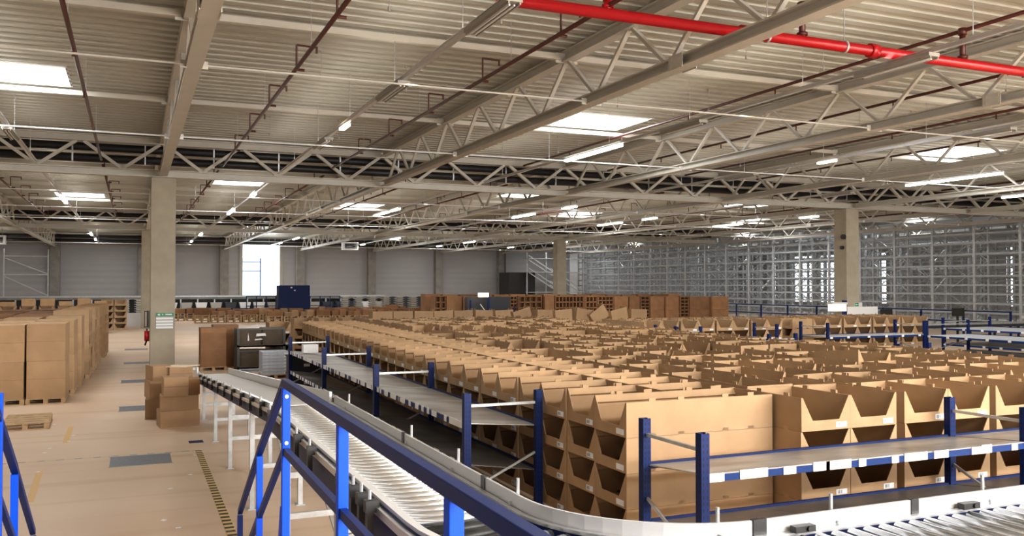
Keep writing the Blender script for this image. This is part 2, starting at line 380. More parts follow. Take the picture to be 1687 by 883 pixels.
# black ducts behind each girder
dl = [('upper', 8.02), ('lower', 7.62)]
for gi, y in enumerate(GY[1:]):
    for nm, z in dl:
        yy = y+0.62 if gi < 2 else y-1.2
        e = build('black_service_pipe', MB().tube((XL+1, yy, z), (49.5, yy, z), 0.15, 12), DUCT, smooth=True)
        tag(e, '%s black pipe running along the %s' % (nm, ['nearest main girder', 'farther main girder', 'top of the back wall'][gi]), 'pipe', 'black service pipes')
        if gi == 0:
            for k in range(-3, 16):
                x = -2.0+k*2.4; build('pipe_clip', MB().box(x-0.025, x+0.025, yy-0.165, yy+0.165, z-0.165, z+0.165), GALV, e)
# sprinkler: red main and branch pipes
e = build('red_sprinkler_main', MB().tube((5.2, 12.58, 7.47), (42, 12.58, 7.47), 0.097, 16), RED, smooth=True)
tag(e, 'thick bright red sprinkler main pipe crossing overhead at the upper right', 'pipe')
for x in (9.9, 12.9, 18.4):
    build('coupling', MB().tube((x-0.09, 12.58, 7.47), (x+0.09, 12.58, 7.47), 0.135, 16), RED, e, smooth=True)
for x in (10.4, 12.2, 18.2):
    build('hanger', MB().tube((x, 12.58, 7.57), (x, 12.58, 8.5), 0.012, 6).tube((x-0.02, 12.58, 7.47), (x+0.02, 12.58, 7.47), 0.118, 16), GALV, e)
for x, zt in ((7.14, 7.75), (11.2, 8.13), (15.3, 8.13), (19.4, 8.13), (23.5, 8.13)):
    build('riser', MB().tube((x, 12.58, 7.5), (x, 12.58, zt), 0.06, 10).tube((x, 12.58, 7.57), (x, 12.58, 7.62), 0.1, 10).tube((x, 12.58, zt-0.08), (x, 12.58, zt+0.05), 0.085, 10), DRED if x > 8 else RED, e, smooth=True)
PX = [-9.2, -5.13, -1.04, 3.05, 7.14, 11.2, 15.3, 19.4, 23.5, 27.6, 31.7, 35.8, 39.9, 44]
def branch(x, z, y0, y1, crank, label):
    e = build('sprinkler_pipe', MB().tube((x, y0, z), (x, y1, z), 0.042, 8), DRED, smooth=True); tag(e, label, 'pipe', 'oxide red sprinkler branch pipes')
    y = y0+1.0
    while y < y1: build('hanger', MB().tube((x, y, z), (x, y, 8.62), 0.007, 5), GALV, e); y += 6.3
    y = y0+2.0 if y0 > 20 else 14.6-0.3
    while y < y1-1:
        if crank:
            m = MB().tube((x, y, z), (x, y, z+0.48), 0.022, 6).tube((x, y, z+0.48), (x+0.42, y+0.05, z+0.48), 0.022, 6).tube((x+0.42, y+0.05, z+0.5), (x+0.42, y+0.05, z+0.36), 0.024, 6)
            m.tube((x, y+0.12, z), (x+0.18, y+0.12, z), 0.03, 6)
        else:
            m = MB().tube((x, y, z), (x, y, z-0.16), 0.02, 6).tube((x, y, z-0.16), (x, y, z-0.18), 0.035, 6)
        build('sprinkler_drop' if not crank else 'sprinkler_crank', m, DRED, e)
        y += 3.9
for i, x in enumerate(PX):
    if x > -8 and i > 0:
        near = x < 9
        branch(x, 7.45 if x < 5 else (7.6 if near else 8.13), 3.0 if x < 20 else 8, 34.2, near and x > 0, 'dark red sprinkler pipe under the near roof bay, %s from the left' % nth(i-1))
    branch(x, 7.5, 36.0, 66.5, True, 'dark red sprinkler pipe in the middle roof bay, %s from the left' % nth(i))
# lamp rails
def lamp_rail(x, y0, y1, lit, fix, label):
    e = empty('lamp_rail', (x, 0, 7.25)); tag(e, label, 'light rail', 'lamp rails hanging from the roof')
    build('tray', MB().box(-0.045, 0.045, y0, y1, -0.03, 0.03).box(-0.075, 0.075, y0, y1, 0.03, 0.045), ALU, e)
    for y in fix:
        b = build('lamp_housing', MB().box(-0.13, 0.13, y-0.9, y+0.9, -0.10, -0.032).box(-0.10, -0.08, y-0.9, y+0.9, -0.14, -0.1).box(0.08, 0.10, y-0.9, y+0.9, -0.14, -0.1), STEELD, e)
        build('tube_lamp', MB().tube((-0.04, y-0.8, -0.125), (-0.04, y+0.8, -0.125), 0.016, 8).tube((0.04, y-0.8, -0.125), (0.04, y+0.8, -0.125), 0.016, 8), WHITE, b)
    for y, l in lit:
        build('lit_lamp', MB().box(-0.07, 0.07, y-l/2, y+l/2, -0.11, -0.04), GLOW if l > 0.8 else WARM, e)
    y = y0+1.5
    while y < y1:
        build('hanger', MB().tube((0, y, 0.03), (0, y, 1.25), 0.008, 5), GALV, e); y += 4.2
lamp_rail(-3.09, 10, 34, [], [27.5], 'thin lamp rail hanging left of the near column, over the pallet stacks')
lamp_rail(5.09, 4, 33.6, [(22.9, 0.75)], [12.6, 18.3, 25.8], 'lamp rail with two unlit fittings and one small warm lamp, top centre')
lamp_rail(13.27, 5, 33.6, [(24.4, 3.6)], [12.4, 19.4], 'lamp rail with a long lit tube beside the middle skylight')
lamp_rail(21.45, 9, 33.6, [(22.95, 0.8)], [17, 27.5], 'lamp rail with one small warm lamp at the upper right')
lamp_rail(29.6, 14, 33.6, [(24.9, 4.4)], [31], 'lamp rail with a lit tube below the right skylight')
lamp_rail(37.8, 20, 33.6, [(27, 4)], [], 'lamp rail reaching in at the far right edge')
for k in range(-2, 5):
    x = TX0+TSP/2+TSP*k
    lamp_rail(x, 36, 66.5, [(42.0+(k % 2)*5, 1.6), (52.0-(k % 3)*2, 3.2)], [60], 'lamp rail with lit tubes in the middle bay, %s from the left' % nth(k+2))
    lamp_rail(x, 69, 98, [(76.0+(k % 2)*3, 3.0), (88, 1.5)], [], 'lamp rail with lit tubes in the farthest bay, %s from the left' % nth(k+2))
# small pendant hooks
hook = MB().tube((0, 0, 0), (0, 0, 0.8), 0.008, 5).tube((0, 0, -0.03), (0, 0, 0.05), 0.028, 6).tube((0, 0, 0.56), (0, 0, 0.64), 0.03, 6).mesh('pendant_hook'); hook.materials.append(STEELD)
ii = 0
for y in (15.2, 20.6, 28.8):
    for x in (4.2, 6.1, 11.9, 14.4, 20.2, 22.6, 26.3):
        o = build('pendant_hook', hook, None, loc=(x+random.uniform(-.3, .3), y+random.uniform(-.4, .4), 7.84))
        tag(o, 'thin hook hanging from the near roof bay, %s counted row by row from camera' % nth(ii), 'hook', 'hooks hanging from the roof'); ii += 1
# heater units
for x, y, lab in ((20.6, 90, 'pale box heater hanging before the back wall, right of the window'), (-11.2, 90, 'pale box heater hanging at the far left edge')):
    e = empty('unit_heater', (x, y, 6.7)); tag(e, lab, 'heater')
    build('casing', MB().box(-0.8, -0.62, -0.4, 0.4, 0, 0.8).box(0.62, 0.8, -0.4, 0.4, 0, 0.8).box(-0.62, 0.62, -0.4, 0.4, 0, 0.14).box(-0.62, 0.62, -0.4, 0.4, 0.68, 0.8), WHITE, e)
    g = MB()
    for k in range(4): g.box(-0.62, 0.62, -0.3, 0.3, 0.18+k*0.13, 0.22+k*0.13)
    build('louver', g, DGREY, e); build('hanger', MB().tube((-0.5, 0, 0.8), (-0.5, 0, 1.8), 0.02, 6).tube((0.5, 0, 0.8), (0.5, 0, 1.8), 0.02, 6), STEELD, e)
# ------------------------------------------------------------------ cardboard picking bins
BW, BD, BH = 0.775, 1.05, 0.412
def bin_mesh(w=BW, d=BD, h=BH, tabs=True, t=0.012, fold=True, ty=None):
    mb = MB(); hw = w/2-0.003; hd = d/2-0.004; lz = h*0.30; lx = w*0.27
    mb.box(-hw+t, hw-t, -hd+t, hd-t, 0.0, 0.012)
    mb.box(-hw, hw, hd-t, hd, 0, h-0.004)
    for s in (-1, 1):
        o = lambda x: s*x
        P = [(o(hw), 0), (o(hw), h-0.004), (o(hw-t), h-0.004), (o(hw-0.055), h*0.80), (o(hw-t), h*0.74), (o(hw-t), 0)]
        if not fold: P = P[:3]+P[5:]
        if s < 0: P = P[::-1]
        mb.prism(P, 'y', -hd+t, hd-t)
        Q = [(o(hw), 0), (o(hw), h-0.004), (o(hw-0.022), h-0.004), (o(lx), lz), (o(lx), 0)]
        if s < 0: Q = Q[::-1]
        mb.prism(Q, 'y', -hd, -hd+t)
        if tabs:
            for yy in (ty or (-d*0.24, d*0.24)): mb.box(s*(hw-0.006)-0.006, s*(hw-0.006)+0.006, yy-0.045, yy+0.045, h-0.006, h+0.036)
    mb.box(-lx, lx, -hd, -hd+t, 0, lz)
    me = mb.mesh('picking_bin'); me.materials.append(CARD); return me
BINL = bin_mesh(d=2*BD+0.012, ty=(-0.70, -0.30, 0.34, 0.72)); BINF = bin_mesh(); BIN = bin_mesh(fold=False)
stk = MB(); stk.box(w_ := BW*0.20, BW*0.42, -BD/2-0.001, -BD/2+0.003, BH*0.06, BH*0.22)
lab = stk.mesh('barcode_label'); lab.materials.append(STICK)
pr = MB()
for k, (a, b) in enumerate(((0.02, 0.03), (0.035, 0.055), (0.06, 0.065), (0.075, 0.09))): pr.box(w_+a, w_+b, -BD/2-0.002, -BD/2-0.001, BH*0.09, BH*0.19)
prm = pr.mesh('barcode_print'); prm.materials.append(PRINT)
def make_bin(loc, rz, label, group, sticker=True, tilt=(0, 0), bars=False, mesh=None):
    o = build('picking_bin', mesh or BIN, None, loc=loc); o.rotation_euler = (tilt[0], tilt[1], rz)
    tag(o, label, 'cardboard bin', group)
    if sticker:
        s = build('barcode_label', lab, None, o)
        if bars: build('barcode_print', prm, None, s)
    return o
MASS = MB()          # the bins beyond the three hundred, in one object
bin_v = [tuple(v.co) for v in BIN.vertices]; bin_f = [tuple(p.vertices) for p in BIN.polygons]
def mass_bin(loc, rz, tilt=(0, 0)):
    M = Matrix.Translation(loc) @ Matrix.Rotation(rz, 4, 'Z') @ Matrix.Rotation(tilt[0], 4, 'X')
    MASS.add([M @ Vector(v) for v in bin_v], bin_f)
Z0 = 0.004
TIER = ['bottom', 'third', 'second', 'top']
NB = 0
def jit(a=0.006): return random.uniform(-a, a)
def drift(y): return max(0, y-15.5)*0.037
# block 1: fronts facing left (-X), two bins deep
for j in range(32):
    y = 8.84+BW/2+j*0.782
    dx = drift(y)+ (0.02 if j % 2 else 0)
    for t in range(4):
        z = Z0+BH*t
        if j == 0:
            make_bin((5.25+BD+0.006, y, z), -PI/2, 'long bin at the near corner with its plain side to camera, %s tier' % TIER[t], 'long bins at the near corner', sticker=False, mesh=BINL)
            s = build('barcode_label', lab, None, bpy.data.objects[-1] if False else COL.objects[-1]); s.location = (0, -BD/2-0.006, 0); NB += 1; continue
        if t < 3 and j > 17 or (t == 0 and j > 11): mass_bin((5.25+BD/2+dx, y, z), -PI/2)
        else:
            make_bin((5.25+BD/2+dx+jit(), y, z), -PI/2+jit(0.012), 'bin opening to the left rack, %s tier, %s stack from the near corner' % (TIER[t], nth(j)), 'bins fronting the left rack', sticker=j < 26, bars=j < 5, mesh=BINF)
            NB += 1
        if t < 3:
            mass_bin((5.25+BD*1.5+0.01+dx, y, z), -PI/2)
    if j == 0: continue
    if j < 22: 
        make_bin((5.25+BD*1.5+0.012+dx+jit(), y+jit(), Z0+BH*3), -PI/2, 'top tier bin right behind the %s front stack of the left rack' % nth(j), 'second row of bins behind the left rack', sticker=False, mesh=BINF); NB += 1
    else: mass_bin((5.25+BD*1.5+0.012+dx, y, Z0+BH*3), -PI/2)
# block 2: fronts facing the near rack (-Y), pairs on pallets
def pair_x(i): return 7.40+BW/2+(i//2)*1.68+(i % 2)*BW
for i in range(6):
    for t in range(4):
        make_bin((pair_x(i), 8.38+BD/2+jit(), Z0+BH*t), jit(0.01), 'bin opening to the near rack, %s tier, %s stack right of the corner' % (TIER[t], nth(i)), 'bins fronting the near rack', bars=True); NB += 1
# interior of the field
rows = []
for r in range(1, 27):
    y = 8.38+BD/2+r*1.075+(r//2)*0.05
    for i in range(0, 13):
        x = pair_x(i)+drift(y)*0.8+0.05*(r % 3)
        if x > 1.34*y+1.2 or x+BW/2 > (16.4 if 13 < y < 16.6 else (15.4 if y < 28.5 else 17)): continue
        if x-BW/2 < 5.25+2*BD+0.03+drift(y+0.6): continue
        rows.append((x, y, r, i))
pal = {}
for x, y, r, i in rows:
    k = (i//2, (r+(i//2) % 2)//2)
    if k not in pal: pal[k] = (random.random(), random.random(), random.uniform(-0.03, 0.03))
rows.sort(key=lambda q: math.hypot(q[0], q[1]))
for x, y, r, i in rows:
    a, b, ry = pal[(i//2, (r+(i//2) % 2)//2)]
    top = 1.66 if a > 0.12 else 1.66-BH*0.45
    rz = (PI if b > 0.55 else 0)+ry
    hx = -0.02*math.sin(r*2.1)
    zt = Z0+BH*3+(top-1.66)
    for t in range(1, 3): 
        if y < 14 or x > 15: mass_bin((x+hx, y, Z0+BH*t+(top-1.66)), rz)
    tl = (jit(0.02), jit(0.02)); zt += random.choice([0, 0, 0.03, 0.05, 0.01])
    raised = (r == 3 and i == 5)
    if raised: zt += 0.16; tl = (-0.10, 0.10)
    if NB < 236:
        make_bin((x+hx+jit(0.012), y+jit(0.012), zt), rz, ('cardboard bin lifted and tilted above its neighbours in the crowded field' if raised else 'bin in the crowded field, %s row behind the near rack, %s across' % (nth(r), nth(i))), 'crowded field of bins seen from above', sticker=False, tilt=tl); NB += 1
    else: mass_bin((x+hx, y, zt), rz, tl)
# leaning bins along the back of the field
lean = [(850, .02), (872, -.03), (893, .04), (918, .30), (946, -.05), (970, -.04), (990, -.16), (1010, .62), (1029, .22), (1047, -.03)]
for n, (px, tlt) in enumerate([(9.6, 0.0), (10.5, 0.02), (11.4, -0.02), (12.3, 0.03), (13.2, 0.02), (14.1, -0.04), (15.0, 0.03), (15.9, 0.28), (16.85, -0.04), (17.7, 0.06), (18.6, -0.15), (19.5, 0.6), (20.35, 0.2), (21.2, -0.03)]):
    yy = 36.2-0.15*max(n-4, 0)
    o = build('spare_bin', BIN, None, loc=(px, yy, 1.30+0.2*abs(tlt))); o.rotation_euler = (0, tlt, PI+0.1); o.scale = (1.15, 0.5, 1.55)
    tag(o, 'loose bin standing %s along the back field edge, %s from the left' % ('askew' if abs(tlt) > .1 else 'upright', nth(n)), 'cardboard bin', 'loose bins along the back edge')
for n in range(12):
    x = 12.8+n*0.78
    for t in range(1, 3): mass_bin((x, 36.6-0.13*n, Z0+BH*t+0.02), 0)
# far stacks facing the camera behind rack three and to the back left
def stack_front(x, y, tiers, label, group, rz=0.0, first=0):
    global NB
    for t in range(first, tiers):
        make_bin((x, y, Z0+BH*t), rz+jit(0.01), (label % ('tier '+['one', 'two', 'three', 'four', 'five'][t])), group, sticker=True)
for i in range(8):
    x = 17.7+BW/2+(i//2)*1.66+(i % 2)*BW
    stack_front(x, 29.0, 4, 'bin facing camera behind the middle aisle rack, %%s, %s stack along' % nth(i), 'bins behind the middle aisle rack', first=2)
    mass_bin((x, 30.1, Z0+BH*3), 0); mass_bin((x, 31.2, Z0+BH*3), 0)
for i in range(8):
    x = 26.0+BW/2+(i//2)*1.66+(i % 2)*BW
    stack_front(x, 29.2, 4, 'bin facing camera behind the right aisle rack, %%s, %s stack along' % nth(i), 'bins behind the right aisle rack', first=1)
    mass_bin((x, 30.3, Z0+BH*3), 0); mass_bin((x, 31.4, Z0+BH*3), 0)
for t in range(4): mass_bin((25.3, 29.0-BD*0.1, Z0+BH*t), -PI/2)
stack_front(5.0, 33.6, 4, 'bin facing camera beyond the far end of the left rack, %s', 'bin stack beyond the left rack')
for i in range(7):
    x = 6.5+i*1.0
    stack_front(x, 37.3, 4, 'bin facing camera behind the back left field corner, %%s, %s along' % nth(i), 'bins behind the back left corner', first=3)
    for t in range(3): mass_bin((x, 37.3, Z0+BH*t), 0)
# ------------------------------------------------------------------ racks
pc = {}
def post_mesh(h):
    if h not in pc:
        m = MB(); 
        m.box(-0.048, 0.048, -0.048, -0.042, 0, h).box(-0.048, 0.048, 0.042, 0.048, 0, h).box(-0.048, -0.042, -0.042, 0.042, 0, h).box(0.042, 0.048, -0.042, -0.012, 0, h).box(0.042, 0.048, 0.012, 0.042, 0, h)
        m.box(-0.07, 0.07, -0.06, 0.06, 0, 0.008)
        me = m.mesh('post'); me.materials.append(POSTM); pc[h] = me
    return pc[h]
def rack(label, x, y, n, span, depth, axis, levels, h=1.57, shelfm=(SHELFD, SHELF), lab_side=-1, labelled=True, dens=9, bm=BEAMB):
    """axis 'y': bays run along Y from (x,y), depth toward +X; axis 'x': bays run along X, depth toward +Y"""
    e = empty('shelf_rack', (x, y, 0)); tag(e, label, 'rack', 'blue shelf racks')
    T = (lambda a, d, z: (d, a, z)) if axis == 'y' else (lambda a, d, z: (a, d, z))
    for k in range(n+1):
        for d in (0, depth): build('post', post_mesh(h), None, e, loc=T(k*span, d, 0))
        build('cross_bar', MB().bar(T(k*span, 0.05, h-0.17), T(k*span, depth-0.05, h-0.17), 0.03, 0.035), GALV, e)
        build('diagonal_brace', MB().bar(T(k*span, 0.05, 0.28), T(k*span, depth-0.05, 0.72), 0.025, 0.03), GALV, e)
    for k in range(n):
        a0, a1 = k*span+0.05, (k+1)*span-0.05
        for li, (z, zr) in enumerate(levels):
            for di, d in enumerate((0, depth)):
                dd = -0.0 if d == 0 else 0.0
                zb = z-0.04 if d == 0 else zr-0.005
                b = build('beam', MB().bar(T(a0, d, zb), T(a1, d, zb), 0.045, 0.07), bm if d == 0 else RBLUE, e)
                for s in (a0, a1): pass
            sp = MB(); npan = 3
            for q in range(npan):
                u0 = a0-0.02+q*(a1-a0+0.04)/npan; u1 = a0-0.02+(q+1)*(a1-a0+0.04)/npan-0.006; de = depth-0.025
                for (da, za, db_, zb2) in ((-0.02, z, de, zr),):
                    vs = [T(u, d, zz+dz) for dz in (-0.006, 0.008) for (u, d, zz) in ((u0, da, za), (u1, da, za), (u1, db_, zb2), (u0, db_, zb2))]
                    sp.add(vs, [(3, 2, 1, 0), (4, 5, 6, 7), (0, 1, 5, 4), (1, 2, 6, 5), (2, 3, 7, 6), (3, 0, 4, 7)])
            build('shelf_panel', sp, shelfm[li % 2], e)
            if labelled:
                for q in range(dens):
                    u = a0+0.15+q*(a1-a0-0.3)/(dens-1)+random.uniform(-0.12, 0.12); w = random.choice([0.1, 0.16, 0.22, 0.34]) if dens > 8 else 0.13
                    p, r = T(u-w/2, -0.031, 0), T(u+w/2, -0.024, 0)
                    build('shelf_label', MB().box(min(p[0], r[0]), max(p[0], r[0]), min(p[1], r[1]), max(p[1], r[1]), z-0.075, z+0.012+random.uniform(-.01, .01)), STICK, e)
    return e
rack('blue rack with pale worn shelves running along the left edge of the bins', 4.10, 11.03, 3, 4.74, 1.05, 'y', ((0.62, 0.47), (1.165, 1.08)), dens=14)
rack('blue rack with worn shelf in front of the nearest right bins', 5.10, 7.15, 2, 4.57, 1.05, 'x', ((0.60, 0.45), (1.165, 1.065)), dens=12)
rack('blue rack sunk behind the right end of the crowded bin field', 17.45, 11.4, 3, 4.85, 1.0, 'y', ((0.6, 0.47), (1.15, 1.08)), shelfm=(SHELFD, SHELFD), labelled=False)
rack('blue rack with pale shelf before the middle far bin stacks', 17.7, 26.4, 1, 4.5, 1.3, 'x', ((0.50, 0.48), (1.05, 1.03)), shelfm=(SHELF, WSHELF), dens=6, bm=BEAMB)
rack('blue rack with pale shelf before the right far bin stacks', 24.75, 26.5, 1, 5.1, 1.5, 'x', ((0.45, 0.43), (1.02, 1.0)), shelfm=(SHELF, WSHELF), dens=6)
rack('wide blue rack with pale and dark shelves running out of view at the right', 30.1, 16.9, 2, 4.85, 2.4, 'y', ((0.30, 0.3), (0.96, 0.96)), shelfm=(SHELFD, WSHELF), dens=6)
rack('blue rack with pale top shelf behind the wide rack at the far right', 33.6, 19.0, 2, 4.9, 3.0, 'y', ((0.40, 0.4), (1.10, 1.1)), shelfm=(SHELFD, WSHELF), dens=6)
# things on the racks
o = build('white_box', MB().box(4.28, 4.68, 24.2, 24.5, 1.175, 1.40), WHITE, bevel=0.006); tag(o, 'small white box on the far end of the left rack shelf', 'box')
for i, z in enumerate((0.005, 0.506)):
    e = empty('dark_crate', (4.62, 25.75, z)); tag(e, 'dark grey plastic crate at the far end of the left rack, %s one' % ['lower', 'upper'][i], 'crate', 'dark crates at the rack end')
    build('body', MB().box(-0.5, 0.5, -0.35, 0.35, 0, 0.5).box(-0.52, 0.52, -0.37, 0.37, 0.46, 0.5), DGREY, e); build('label', MB().box(-0.12, 0.05, -0.376, -0.37, 0.2, 0.28), STICK, e)
# ------------------------------------------------------------------ roller conveyor
CZ = 1.62
CXI, CXO, CYB, RI, RO = 2.12, 1.52, 4.95, 1.08, 1.68
CXC = CXI+RI
def arc(r, n=14, z=0, a0=PI, a1=1.5*PI): return [(CXC+r*math.cos(a0+(a1-a0)*i/n), CYB+r*math.sin(a0+(a1-a0)*i/n), z) for i in range(n+1)]
cv = empty('roller_conveyor', (0, 0, 0)); tag(cv, 'roller conveyor curving right in front of the racks, white rollers and blue frame', 'conveyor')
YE = 10.4; XE = 10.5
def rail_path(off_i, z): return [(CXI+off_i, YE, z), (CXI+off_i, CYB+0.01, z)]+arc(RI-off_i, 14, z)[1:-1]+[(CXC+0.01, CYB-RI+off_i, z), (XE, CYB-RI+off_i, z)]
def rail_path_o(off, z): return [(CXO-off, YE, z), (CXO-off, CYB+0.01, z)]+arc(RO+off, 14, z)[1:-1]+[(CXC+0.01, CYB-RO-off, z), (XE, CYB-RO-off, z)]
build('side_frame', MB().sweep(rail_path(0.05, CZ-0.10), 0.03, 0.17), CBLUE, cv)
build('side_frame', MB().sweep(rail_path_o(0.035, CZ-0.14), 0.05, 0.26), CBLUE, cv)
build('frame_top_strip', MB().sweep(rail_path(0.05, CZ-0.004), 0.035, 0.02), ALU, cv)
build('frame_top_strip', MB().sweep(rail_path_o(0.025, CZ+0.0), 0.05, 0.03), WHITE, cv)
build('outer_trim', MB().sweep(rail_path_o(0.075, CZ-0.045), 0.035, 0.05), ALU, cv)
gp = rail_path(0.085, CZ+0.045)
build('side_flange', MB().sweep(rail_path(0.105, CZ-0.03), 0.012, 0.09), BEAMB, cv)
build('guard_rail', MB().sweep(gp, 0.018, 0.085), GUARD, cv)
build('bed_plate', MB().box(CXO, CXI, CYB, YE, CZ-0.16, CZ-0.14).box(CXC, XE, CYB-RO, CYB-RI, CZ-0.16, CZ-0.14).prism([(CXO, CYB), (CXO+0.13, CYB-0.64), (CXO+0.5, CYB-1.19), (CXO+1.04, CYB-1.55), (CXC, CYB-RO), (CXC, CYB-RI), (CXI+0.6, CYB-0.97), (CXI+0.15, CYB-0.5), (CXI, CYB)], 'z', CZ-0.16, CZ-0.14), DGREY, cv)
for (x, y) in ((CXI+0.085, 7.5), (CXI+0.085, 5.58)): build('guard_joint', MB().box(x-0.016, x+0.016, y-0.035, y+0.035, CZ-0.003, CZ+0.093), BLACK, cv)
for x in (3.19, 4.35, 6.4): build('guard_joint', MB().box(x-0.045 if x < 4 else x-0.03, x+0.045 if x < 4 else x+0.03, CYB-RI+0.069, CYB-RI+0.101, CZ-0.003, CZ+0.093), BLACK, cv)
for y in (9.8, 7.4, 6.2, 5.1): build('guard_bolt', MB().tube((CXI+0.12, y, CZ+0.02), (CXI+0.12, y, CZ+0.17), 0.011, 8).box(CXI+0.06, CXI+0.13, y-0.012, y+0.012, CZ+0.01, CZ+0.03), GALV, cv)
for x in (2.95, 3.75, 5.0): build('guard_bolt', MB().tube((x, CYB-RI+0.13, CZ+0.02), (x, CYB-RI+0.13, CZ+0.17), 0.011, 8).box(x-0.012, x+0.012, CYB-RI+0.06, CYB-RI+0.14, CZ+0.01, CZ+0.03), GALV, cv)
for x in (3.45, 4.75):
    build('light_sensor', MB().box(x-0.07, x+0.07, CYB-RI+0.0, CYB-RI+0.05, CZ+0.01, CZ+0.045).tube((x+0.02, CYB-RI-0.012, CZ+0.03), (x+0.02, CYB-RI, CZ+0.03), 0.014, 8), BLACK, cv)
rm = MB().tube((CXO+0.005, 0, 0), (CXI-0.005, 0, 0), 0.031, 14).mesh('roller'); rm.materials.append(ROLL)
for p in rm.polygons: p.use_smooth = len(p.vertices) == 4
y = YE-0.08; nr = 0
while y > CYB+0.05: build('roller', rm, None, cv, loc=(0, y, CZ-0.03)); y -= 0.132; nr += 1
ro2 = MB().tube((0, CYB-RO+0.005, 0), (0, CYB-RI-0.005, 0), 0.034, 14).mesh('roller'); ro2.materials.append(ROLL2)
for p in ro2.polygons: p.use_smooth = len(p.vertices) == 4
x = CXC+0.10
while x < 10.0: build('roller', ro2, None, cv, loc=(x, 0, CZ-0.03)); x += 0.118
for i in range(14):
    a = PI+(i+0.5)/14.0*PI/2; c, s = math.cos(a), math.sin(a)
    o = build('curve_roller', MB().tube((CXC+c*(RI+0.01), CYB+s*(RI+0.01), CZ-0.035), (CXC+c*(RO-0.01), CYB+s*(RO-0.01), CZ-0.045), 0.030, 14, 0.044), BLACK, cv, smooth=True)
    o['label'] = 'black tapered roller in the curve'
    build('bearing_sleeve', MB().tube((CXC+c*(RI+0.05), CYB+s*(RI+0.05), CZ-0.035), (CXC+c*(RI+0.15), CYB+s*(RI+0.15), CZ-0.036), 0.036, 12), ROLL, o, smooth=True)
def clamp(x, y, z, par, big=1.0):
    big *= 0.62
    build('clamp', MB().box(x-0.10*big, x+0.015, y-0.05*big, y+0.05*big, z-0.05, z+0.025).box(x-0.06, x-0.02, y-0.025, y+0.025, z-0.3*big, z-0.05), BLACK, par)
    build('clamp_bolt', MB().tube((x-0.04, y, z+0.03), (x-0.04, y, z+0.09), 0.012, 8), GALV, par)
for y in (9.9, 9.0, 8.2, 7.55, 6.35, 5.95, 5.72, 5.5): clamp(CXO-0.09, y, CZ-0.0, cv, 1.0 if y > 6.5 else 1.15)
def leg_frame(y, zt, par, x0=CXO-0.02, x1=CXI+0.02):
    for x in (x0, x1): build('leg', MB().box(x-0.03, x+0.03, y-0.04, y+0.04, 0, zt).box(x-0.06, x+0.06, y-0.07, y+0.07, 0, 0.012), GALV, par)
    for z in (zt*0.42, zt*0.72): build('leg_crossbar', MB().box(x0+0.03, x1-0.03, y-0.02, y+0.02, z-0.03, z+0.03), GALV, par)
for y in (9.4, 6.9, 5.2): leg_frame(y, CZ-0.2, cv)
for x in (4.6, 7.5, 10.2):
    for yy in (CYB-RO-0.02, CYB-RI+0.03): build('leg', MB().box(x-0.03, x+0.03, yy-0.03, yy+0.03, 0, CZ-0.2), GALV, cv)
build('air_hose', MB().tube((1.43, 6.0, 1.35), (1.42, 5.9, 1.1), 0.02, 8).tube((1.42, 5.9, 1.1), (1.44, 5.95, 0.5), 0.02, 8), WHITE, cv)
# inclined belt section
bc = empty('belt_conveyor', (0, 0, 0)); tag(bc, 'inclined pale belt conveyor on galvanised legs descending toward the cartons', 'conveyor')
def zc(y): return CZ-0.062*max(0, y-YE)
BE = 22.4
P = [(y, zc(y)) for y in (YE+0.03, BE)]
def slab(x0, x1, dz0, dz1): 
    m = MB(); (ya, za), (yb, zb) = P
    m.prism([(ya, za+dz0), (yb, zb+dz0), (yb, zb+dz1), (ya, za+dz1)], 'x', x0, x1); return m
build('belt', slab(CXO+0.01, CXI-0.01, -0.02, 0.0), BELT, bc)
build('side_frame', slab(CXO-0.06, CXO-0.02, -0.20, -0.05), CBLUE, bc); build('side_frame', slab(CXI+0.02, CXI+0.06, -0.20, -0.05), CBLUE, bc)
build('side_rail', slab(CXO-0.05, CXO-0.005, -0.04, 0.03), ALU, bc); build('side_rail', slab(CXI+0.03, CXI+0.06, -0.04, 0.13), ALU, bc)
build('outer_trim', slab(CXO-0.09, CXO-0.06, -0.07, -0.03), ALU, bc)
build('end_drum', MB().tube((CXO, BE+0.02, zc(BE)-0.06), (CXI, BE+0.02, zc(BE)-0.06), 0.055, 14), BLACK, bc, smooth=True)
for y in (10.9, 11.9, 13.0, 14.2, 15.4, 16.6, 17.8, 19.0, 20.2, 21.4): clamp(CXO-0.06, y, zc(y)-0.0, bc, 0.8)
for y in (12.32, 15.2, 17.95, 20.95): leg_frame(y, zc(y)-0.16, bc)
build('leg_brace', MB().bar((CXI, 12.3, 1.25), (CXI, 9.6, 0.1), 0.03, 0.03), STEELD, bc)
build('leg_brace', MB().bar((CXI, 15.2, 1.05), (CXI, 13.0, 0.1), 0.03, 0.03), STEELD, bc)
e = empty('barcode_scanner', (1.42, 22.55, 0.9)); tag(e, 'small white scanner with an orange tip at the belt conveyor end', 'scanner')
build('bracket', MB().box(0.02, 0.06, -0.12, 0.02, -0.15, 0.14).box(0.0, 0.1, -0.2, -0.08, -0.15, -0.05).box(-0.06, 0.06, -0.02, 0.02, 0.07, 0.13), WHITE, e); build('head', MB().tube((-0.1, 0, 0.1), (-0.24, 0, 0.1), 0.035, 10), WARM if False else YEL, e)
